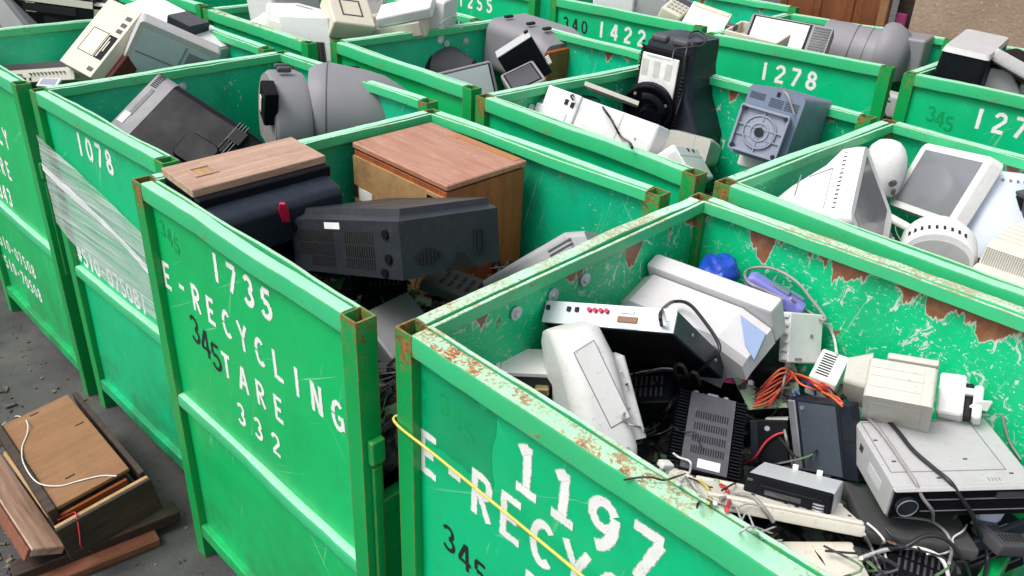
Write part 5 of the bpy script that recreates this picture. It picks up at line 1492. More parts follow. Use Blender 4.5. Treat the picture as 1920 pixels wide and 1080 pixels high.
d = T.d
body(T, 'casing', 'warmwhite', .008, 2)
slots(T, 'perforated_grille', '-y', -.94, .96, -.9, .86, 30, 13, .55, .55, 'grey')
slots(T, 'top_rib', '+z', -.95, .95, -.7, .95, 1, 9, 1, .12, 'beige')
bm = NB(); bx(bm, (0, -d[1]/2-.02, -d[2]/2-.03), (d[0]*1.05, .06, .08), .01, 2); lo = T.add('lower_front', bm, 'warmwhite')
bm = NB()
for i in range(24):
    for j in range(4): bx(bm, (-d[0]*.48+d[0]*.96*i/23, -d[1]/2-.051, -d[2]/2-.055+j*.014), (.006, .003, .006))
T.add('lower_grille', bm, 'grey', lo, 0)
T = Thing('angular_box', 'small dark grey angular box at the right edge above the speaker', 'box', 'f_dark')
body(T, 'casing', 'dgrey', .006, 2); feat(T, 'front_plate', '-y', -.8, .8, -.7, .7, 'black', .003)
bm = NB(); disc(bm, onface(T.d, '-y', 0, .1, .006), .012, .008, 'y', 14); T.add('lens', bm, 'brass')
T = Thing('monitor_stand', 'white bent stand arm between the wedge computer and the flat monitor', 'stand', 'f_stand')
bm = NB(); bx(bm, (0, 0, 0), (.22, .045, .014), .005, 2); bx(bm, (-.09, 0, -.05), (.05, .05, .10), .01, 2); T.add('arm', bm, 'white')

# ------------------------------------------------------------------ contents of bin H
T = Thing('television', 'dark curved television back half hidden behind the front rail of the dark monitors bin', 'television', 'h_curve')
X, Y, Z = T.d
bm = NB(); loft(bm, [dring(.125, -.15), dring(.135, -.135), dring(.135, .02)]); T.add('rear_shell', bm, 'charcoal', smooth=45)
bm = NB(); loft(bm, [dring(.13, .02), dring(.12, .10), dring(.07, .2)]); T.add('cone', bm, 'dgrey', smooth=45)
bm = NB()
for i in range(5): bx(bm, (-.152, -.08+.04*i, .07-.012*abs(i-2)), (.012, .03, .05), .002)
T.add('board_slot', bm, 'void', smooth=0)
def crt(key, name, label, cat, mat, scr, bezel=.12, depth=1., shellmat=None):
    T = Thing(name, label, cat, key)
    X, Y, Z = T.d
    bm = NB(); shell(bm, [(-Y/2, 0, 0, X*.97, Z*.97, .012), (-Y/2+.012, 0, 0, X, Z, .016), (-Y/2+.05, 0, 0, X, Z, .016)], n=3); bz = T.add('bezel', bm, mat)
    bm = NB(); shell(bm, [(-Y/2+.048, 0, 0, X*.96, Z*.95, .02), (0, 0, 0, X*.9, Z*.9, .03), (Y/2, 0, 0, X*.6, Z*.6, .03)], n=3); T.add('rear_shell', bm, shellmat or mat)
    feat(T, 'screen_surround', '-y', -1+bezel, 1-bezel, -1+bezel*1.2, 1-bezel, 'black', .001, parent=bz)
    feat(T, 'screen', '-y', -1+bezel*1.5, 1-bezel*1.5, -1+bezel*1.8, 1-bezel*1.5, scr, .002)
    return T
crt('mon_h2', 'monitor', 'grey monitor with a pale screen facing out, front left in the dark monitors bin', 'monitor', 'grey', 'skyscreen', .10)
crt('mon_h4', 'monitor', 'small grey monitor tilted up in front of the silver-topped black box', 'monitor', 'grey', 'dgrey', .16)
T = Thing('stereo_unit', 'black box with a silver face standing on end among the dark monitors', 'stereo', 'box_h3')
d = T.d
body(T, 'casing', 'charcoal', .004)
bm = NB(); plate(bm, d, '+z', -1, 1, -1, 1, .004, .002); T.add('silver_face', bm, 'lgrey', smooth=0)
slots(T, 'side_vents', '-y', -.7, .7, -.8, .6, 8, 2, .4, .8, 'black')
feat(T, 'corner_block', '+z', .75, .98, .4, .95, 'black', .012)
bm = NB()
for i in range(4): bx(bm, (d[0]/2+.01, -d[1]*.3+.03*i, -d[2]*.3), (.02, .01, .012), .002)
T.add('cable_stub', bm, 'offwhite', smooth=0)
T = Thing('television', 'large mid grey television shell lying in the back right corner of the dark monitors bin', 'television', 'shell_h5')
d = T.d
X, Y, Z = d
bm = NB(); shell(bm, [(-X/2-.02, 0, -.05, Y*.7, Z*1.2, .05), (-X/2+.03, 0, -.02, Y*.95, Z*1.5, .06), (X*.3, 0, -.03, Y, Z*1.6, .06), (X/2, 0, -.05, Y*.98, Z*1.4, .05)], 'x', 5); T.add('rear_shell', bm, 'grey')
bm = NB(); bx(bm, (X/2+.012, 0, -.06), (.03, Y*.95, Z*1.3), .008, 2); T.add('wooden_side', bm, 'cabside')
bm = NB()
for u in (-.6, .1, .6): bx(bm, (u*X/2, -Y*.2, Z*.72), (.02, .05, .012), .002)
T.add('handle_slot', bm, 'void', smooth=0)

# ------------------------------------------------------------------ contents of bin P
T = Thing('television', 'long grey television with its screen and ribbed speaker strip facing up, in the 1278 bin', 'television', 'tv_p')
d = T.d
X, Y, Z = d
bm = NB(); shell(bm, [(-Y/2, 0, 0, X*.98, Z*.97, .012), (-Y/2+.012, 0, 0, X, Z, .016), (-Y/2+.07, 0, 0, X, Z, .016), (0, 0, 0, X*.9, Z*.9, .03), (Y/2, 0, 0, X*.6, Z*.6, .04)], n=3); T.add('casing', bm, 'grey')
feat(T, 'screen_surround', '-y', -.93, .50, -.9, .92, 'black', .001); feat(T, 'screen', '-y', -.87, .44, -.85, .86, 'midscreen', .0025)
bm = NB()
for i in range(16): plate(bm, d, '-y', .56, .94, -.92+.115*i, -.92+.115*i+.07, .003)
T.add('speaker_rib', bm, 'dgrey', smooth=0)
T = Thing('television', 'grey television shell with a domed end sticking out right of the 1278 bin', 'television', 'shell_p')
d = T.d
X, Y, Z = d
bm = NB()
loft(bm, [dring(.13, -.18), dring(.14, -.17), dring(.145, .06), dring(.155, .10), dring(.158, .12)]); T.add('rear_shell', bm, 'grey', smooth=45)
bm = NB(); loft(bm, [dring(.158, .10, zc=.02), dring(.168, .12, zc=.025), dring(.168, .16, zc=.025), dring(.15, .22, zc=.015), dring(.10, .26, zc=0)]); T.add('dome_end', bm, 'grey', smooth=45)
bm = NB(); bx(bm, (.22, -.16, -.16), (.22, .10, .12), .02, 3); T.add('side_housing', bm, 'lgrey')
for xx in (-.02, .05):
    bm = NB(); loft(bm, [dring(.1462, xx-.0015), dring(.1462, xx+.0015)]); T.add('seam', bm, 'dgrey', smooth=45)
T = Thing('plastic_tray', 'cream plastic tray on the front rail of the 1278 bin', 'tray', 'p_tray')
X, Y, Z = T.d
bm = NB()
for sx, sy, cx, cy in ((X, .012, 0, -Y/2), (X, .012, 0, Y/2), (.012, Y, -X/2, 0), (.012, Y, X/2, 0)): bx(bm, (cx, cy, 0), (sx, sy, Z), .002)
bx(bm, (0, 0, -Z*.3), (X, Y, .008)); T.add('tray_wall', bm, 'cream', smooth=0)
bm = NB(); bx(bm, (-X*.55, 0, .02), (.05, .05, .03), .004); T.add('tray_tab', bm, 'dgrey', smooth=0)
T = Thing('speaker', 'mid grey upright box in the back right corner of the 1278 bin', 'speaker', 'p_grey')
body(T, 'casing', 'grey', .015, 3); feat(T, 'front_recess', '-x', -.8, .2, -.9, .8, 'dgrey', .002)

# ------------------------------------------------------------------ contents of bin Q
T = Thing('television', 'black television with a light grey top, at the back of the rightmost far bin', 'television', 'tv_q')
d = T.d
X, Y, Z = d
bm = NB(); shell(bm, [(-Z*1.4, 0, 0, X*1.9, Y*1.1, .02), (-Z*.5, 0, 0, X*1.75, Y*1.1, .02), (Z*.40, 0, 0, X*1.65, Y*1.05, .02)], 'z', 3); T.add('rear_shell', bm, 'charcoal')
bm = NB(); shell(bm, [(Z*.38, 0, 0, X*1.70, Y*1.08, .015), (Z*.52, 0, 0, X*1.6, Y*1.0, .02)], 'z', 3); T.add('top_cover', bm, 'lgrey')
T = crt('tv_q2', 'television', 'light grey television on its side, top right corner of the far right bin', 'television', 'lgrey', 'grey', .22, 1., 'charcoal')
T = Thing('computer_case', 'grey trapezoid hood peeping over the front rail of the far right bin', 'case', 'q_hood')
X, Y, Z = T.d
bm = NB(); shell(bm, [(-Z/2, 0, 0, X*1.15, Y, .01), (Z*.1, 0, 0, X*.95, Y*.95, .015), (Z/2, 0, 0, X*.5, Y*.8, .015)], 'z', 3); T.add('casing', bm, 'lgrey')
bm = NB(); bx(bm, (.17, -.02, .02), (.10, .04, .05), .01, 2); T.add('side_arm', bm, 'offwhite')

# ------------------------------------------------------------------ contents of bin D
T = Thing('video_recorder', 'cream video recorder leaning up on end with a flap outline and dark buttons', 'video recorder', 'vcr_d')
d = T.d
X, Y, Z = d
body(T, 'casing', 'cream', .004)
bm = NB(); bx(bm, (X/2+.012, -Y*.18, -.03), (.03, Y*.5, Z*.7), .004); T.add('red_side', bm, plastic('dark_red_side', (.10, .015, .012), .4, .3), smooth=0)
outline(T, 'flap_outline', '+z', -.62, .34, -.52, .18, 'dgrey', .0035, .001)
feat(T, 'flap', '+z', -.45, .1, -.40, .12, 'warmwhite', .001)
bm = NB(); plate(bm, d, '+z', .40, .88, -.52, .16, .0015); T.add('control_strip', bm, 'charcoal', smooth=0)
bm = NB(); plate(bm, d, '+z', .5, .56, -.48, .10, .003); plate(bm, d, '+z', .62, .68, -.3, .0, .003); T.add('strip_line', bm, 'cream', smooth=0)
for v in (-.86, .28, .46, .66):
    bm = NB(); plate(bm, d, '+z', .55, .85, v-.01, v+.10, .0015); T.add('button', bm, 'dgrey', smooth=0)
T = Thing('monitor', 'pale grey monitor with a glassy screen leaning on the back rim of the 343 bin', 'monitor', 'micro_d')
d = T.d
X, Y, Z = d
bm = NB(); shell(bm, [(Z/2, 0, 0, X*.97, Y*.97, .015), (Z/2-.012, 0, 0, X, Y, .02), (Z/2-.05, 0, 0, X, Y, .02), (-Z*.2, 0, -.02, X*.8, Y*.75, .03), (-Z/2-.1, 0, -.05, X*.5, Y*.45, .03)], 'z', 3); T.add('casing', bm, 'lgrey')
feat(T, 'screen', '+z', -.85, .80, -.78, .76, 'skyscreen', .001)
bm = NB(); plate(bm, d, '+z', .18, .22, -.7, .74, .003); T.add('screen_bar', bm, 'alu', smooth=0)
bm = NB(); plate(bm, d, '+z', .30, .76, .0, .6, .002); plate(bm, d, '+z', -.82, .15, -.05, .0, .002); T.add('screen_patch', bm, 'grey', smooth=0)
T = Thing('scanner', 'white flat scanner box lying on top of the pale grey monitor', 'scanner', 'd_scanner')
d = T.d
body(T, 'casing', 'white', .012, 3); bm = NB(); plate(bm, d, '-y', -.98, .98, -.1, 0., .001); T.add('casing_seam', bm, 'grey', smooth=0)
feat(T, 'lid', '+z', -.9, .9, -.9, .9, 'white', .004, .002)
T = Thing('box', 'small dark blue-grey box next to the white scanner box', 'box', 'd_box')
body(T, 'casing', 'navy', .004); feat(T, 'lid', '+z', -.96, .96, -.96, .96, 'dgrey', .003)
T = Thing('receiver', 'grey stereo receiver with a dark top stripe and a row of knobs, left edge', 'stereo', 'recv_d')
d = T.d
body(T, 'casing', 'warmwhite', .004)
bm = NB(); plate(bm, d, '-y', -1, 1, .42, 1, .002); T.add('display_stripe', bm, 'dgrey', smooth=0)
bm = NB()
for i in range(7): disc(bm, onface(d, '-y', -.62+.07*i, -.15, .004), .004, .008, 'y', 8)
for i in range(10): disc(bm, onface(d, '-y', .02+.085*i, -.10, .004), .004, .008, 'y', 8)
T.add('knob', bm, 'grey')
bm = NB(); plate(bm, d, '-y', -.5, -.1, -.9, -.45, .002); plate(bm, d, '-y', -.02, .02, -.8, -.5, .002); T.add('display_window', bm, 'void', smooth=0)
T = Thing('plastic_flap', 'small grey flap with a pale frame at the front right corner of the 343 bin', 'flap', 'd_flap')
body(T, 'frame', 'offwhite', .004); feat(T, 'inset', '+z', -.75, .75, -.7, .7, 'bluegrey2', .001)
T = Thing('scanner', 'light grey casing with a sloped end beside the pale grey monitor, at the back rim', 'case', 'd_grey')
body(T, 'casing', 'lgrey', .015, 3); feat(T, 'lid', '+z', -.8, .9, -.8, .8, 'offwhite', .003, .002)

# ------------------------------------------------------------------ contents of bin K
T = Thing('computer_case', 'light grey case in the top left corner of the picture', 'case', 'k_case')
body(T, 'casing', 'offwhite', .008, 2); feat(T, 'dark_side', '-y', -.9, .9, -1, .1, 'charcoal', .002)
T = Thing('loudspeaker', 'mid grey tall slab leaning in the top left bin', 'speaker', 'k_slab')
body(T, 'casing', 'grey', .012, 3); feat(T, 'side_panel', '-y', -.7, .7, -.8, .8, 'lgrey', .002)
for key, lab in (('k_stereo', 'black stereo unit with a pale front strip beside the cream video recorder'), ('k_stereo2', 'upper black stereo unit with white edge at the top of the picture')):
    T = Thing('stereo_unit', lab, 'stereo', key)
    body(T, 'casing', 'black', .004)
    bm = NB(); plate(bm, T.d, '-y', -1, 1, .15, .75, .004); plate(bm, T.d, '+z', -1, 1, -1, -.5, .002); T.add('front_strip', bm, 'warmwhite', smooth=0)
    feat(T, 'display', '-y', -.6, .6, -.7, .0, 'void', .003)

# ------------------------------------------------------------------ contents of bin L
def simple(key, name, label, cat, mat, bev=.01, feats=()):
    T = Thing(name, label, cat, key)
    body(T, 'casing', mat, bev, 3)
    for f in feats:
        if f[0] == 's': slots(T, f[1], *f[2:])
        elif f[0] == 'o': outline(T, f[1], *f[2:])
        else: feat(T, f[1], *f[2:])
    return T
simple('l_tower', 'computer_tower', 'grey computer tower standing at the left of the heap of white machines', 'computer', 'lgrey', .006, [('f', 'front_panel', '-y', -.9, .9, -.9, .9, 'offwhite', .004)])
simple('l_printer', 'printer', 'white printer with a dark paper slot, on the heap of white machines', 'printer', 'white', .012, [('f', 'paper_slot', '+z', -.6, .5, .2, .32, 'dgrey', .001), ('f', 'tray', '-y', -.8, .8, -.8, -.2, 'warmwhite', .006)])
simple('l_vented', 'computer_case', 'white case with a dark vented lower front, nearest in the heap of white machines', 'case', 'white', .006, [('f', 'vent_backing', '-y', -.3, .75, -1, -.1, 'dgrey', .002), ('s', 'vent_slots', '-y', -.28, .72, -.95, -.15, 6, 7, .6, .6, 'void', .003)])
simple('l_label', 'cream_box', 'cream box with a dark outlined square on it, tilted on the heap', 'box', 'cream', .01, [('o', 'square_outline', '+z', -.5, .5, -.5, .5, 'dgrey', .008, .001)])
simple('l_keyboard', 'printer', 'cream printer with a ridged sloping top, at the right of the heap of white machines', 'printer', 'cream', .02, [('s', 'top_rib', '+z', -.9, .5, -.7, .7, 1, 7, 1, .25, 'warmwhite', .004), ('f', 'hood', '-y', -.5, .9, -.6, .8, 'cream', .014, .006)])
simple('l_monitor', 'monitor', 'white upright monitor with a small grey badge at the right end of the heap', 'monitor', 'offwhite', .012, [('f', 'badge', '-y', -.3, .0, .4, .75, 'grey', .001), ('f', 'side_cover', '-y', .1, .95, -.9, .9, 'white', .004)])
simple('l_case', 'computer_tower', 'light grey tower case at the back of the heap of white machines', 'computer', 'lgrey', .005, [('f', 'drive_bay', '-y', -.8, .8, .4, .8, 'offwhite', .003)])
simple('l_lid', 'scanner', 'white scanner lid with a grey underside, on the back of the heap', 'scanner', 'white', .008, [('f', 'glass_side', '-y', -.95, .95, -.5, .6, 'lgrey', .002)])
simple('l_psu', 'power_supply', 'small blue-grey metal box half under the white printer on the heap', 'power supply', 'bluegrey2', .003, [('s', 'vent_slots', '-y', -.8, .8, -.8, .8, 5, 1, .5, .9)])
T = Thing('plastic_sheet', 'white triangular plastic panel behind the front rail of the white machines bin', 'panel', 'l_shard')
X, Y, Z = T.d
bm = NB(); loft(bm, [[(-X/2, -Y/2, h), (X/2, -Y/2, h), (X/2, Y/2, h)] for h in (-.008, .008)]); T.add('sheet', bm, 'white', smooth=0)

# ------------------------------------------------------------------ contents of bin M
simple('m_monitor', 'monitor', 'white monitor at the front left of the 1422 bin', 'monitor', 'white', .012, [('f', 'side_cover', '+x', -.8, .8, -.8, .8, 'offwhite', .002)])
simple('m_case', 'computer_case', 'light grey casing right beside the white monitor in the 1422 bin', 'case', 'lgrey', .012, [('f', 'side_cover', '-y', -.8, .7, -.9, .8, 'offwhite', .003)])
simple('m_scrap', 'mechanism', 'crumpled cream plastic mechanism in the middle of the 1422 bin', 'mechanism', 'cream', .01, [('s', 'tooth', '+z', -.8, .8, -.8, .8, 4, 3, .5, .5, 'beige', .01)])
simple('m_slab', 'flat_casing', 'mid grey tilted flat casing propped near the back wall of the 1422 bin', 'slab', 'grey', .006, [('f', 'inset', '+z', -.85, .85, -.8, .8, 'dgrey', .002)])
simple('m_board', 'plastic_shell', 'cream flat shell at the right end of the 1422 bin', 'shell', 'warmwhite', .004, [('f', 'raised_rim', '+z', -.9, .9, .7, .95, 'cream', .004)])

# ------------------------------------------------------------------ broken cabinet on the ground
T = Thing('broken_cabinet', 'broken wooden speaker cabinet with a tan back board, lying on the asphalt beside the bins', 'cabinet', 'board')
d = T.d
X, Y, Z = d
h = FITS['board'][0][2]
bm = NB(); bx(bm, (0, 0, 0), (X, Y, .014), .002); T.add('back_board', bm, 'board', smooth=0)
bm = NB()
for u, v, r_ in ((-.3, -.62, .4), (.72, .25, .7), (-.1, .90, .8)): bx(bm, (u*X/2, v*Y/2, .0076), (.03, .006, .0012), 0, 1)
T.add('split_mark', bm, 'void', smooth=0)
bm = NB()
bx(bm, (X/2+.022, -.02, -.06), (.018, Y*1.08, .12), .002); bx(bm, (-X/2-.014, .0, -.03), (.026, Y*1.06, .10), .002); T.add('side_board', bm, 'darkwood', smooth=0)
bm = NB(); bx(bm, (.0, -Y/2-.075, -.075), (X*1.28, .018, .13), .002); T.add('front_board', bm, 'darkwood', smooth=0)
bm = NB(); bx(bm, (0, -Y/2-.064, -.0145), (X*1.26, .016, .012), .002); T.add('front_lip', bm, 'ply', smooth=0)
bm = NB(); bx(bm, (-.01, -Y/2-.005, -.075), (X*.92, .012, .11), .002); T.add('inner_board', bm, plastic('orange_red_wood', (.30, .075, .02), .4, .6, dustcol=(.14, .05, .02)), smooth=0)
bm = NB(); bx(bm, (0, 0, -.15), (X*1.1, Y*1.05, .02), .002); T.add('base_board', bm, 'darkwood', smooth=0)
T2 = T
PLK = ((-2.64, .40, .115), (0, rad(28), rad(90)), (-2.64, .468, .15), (-2.31, .50, .018), (0, 0, rad(82)), (-2.35, .55, .045))
# more pieces of the broken cabinet: leaning planks beside it
T = Thing('plank', 'split plank with coarse pale grain leaning on the near side of the broken cabinet', 'plank', loc=PLK[0], rot=PLK[1])
bm = NB(); bx(bm, (0, 0, 0), (.10, .62, .028), .003); T.add('timber', bm, 'oak', smooth=0)
bm = NB(); bx(bm, (-.057, 0, -.008), (.008, .62, .04), .001); T.add('red_edge', bm, 'redwood', smooth=0)
T = Thing('plank', 'cracked tan strip lying between the split plank and the broken cabinet', 'plank', loc=PLK[2], rot=PLK[1])
bm = NB(); bx(bm, (0, 0, 0), (.05, .42, .014), .002); T.add('timber', bm, 'ply', smooth=0)
T = Thing('plank', 'red-brown plank lying on the asphalt in front of the broken cabinet', 'plank', loc=PLK[3], rot=PLK[4])
bm = NB(); bx(bm, (0, 0, 0), (.42, .08, .03), .003); T.add('timber', bm, 'redwood', smooth=0)
T = Thing('plank', 'dark brown plank under the front of the broken cabinet', 'plank', loc=PLK[5], rot=PLK[4])
bm = NB(); bx(bm, (0, 0, 0), (.50, .07, .045), .003); T.add('timber', bm, 'darkwood', smooth=0)
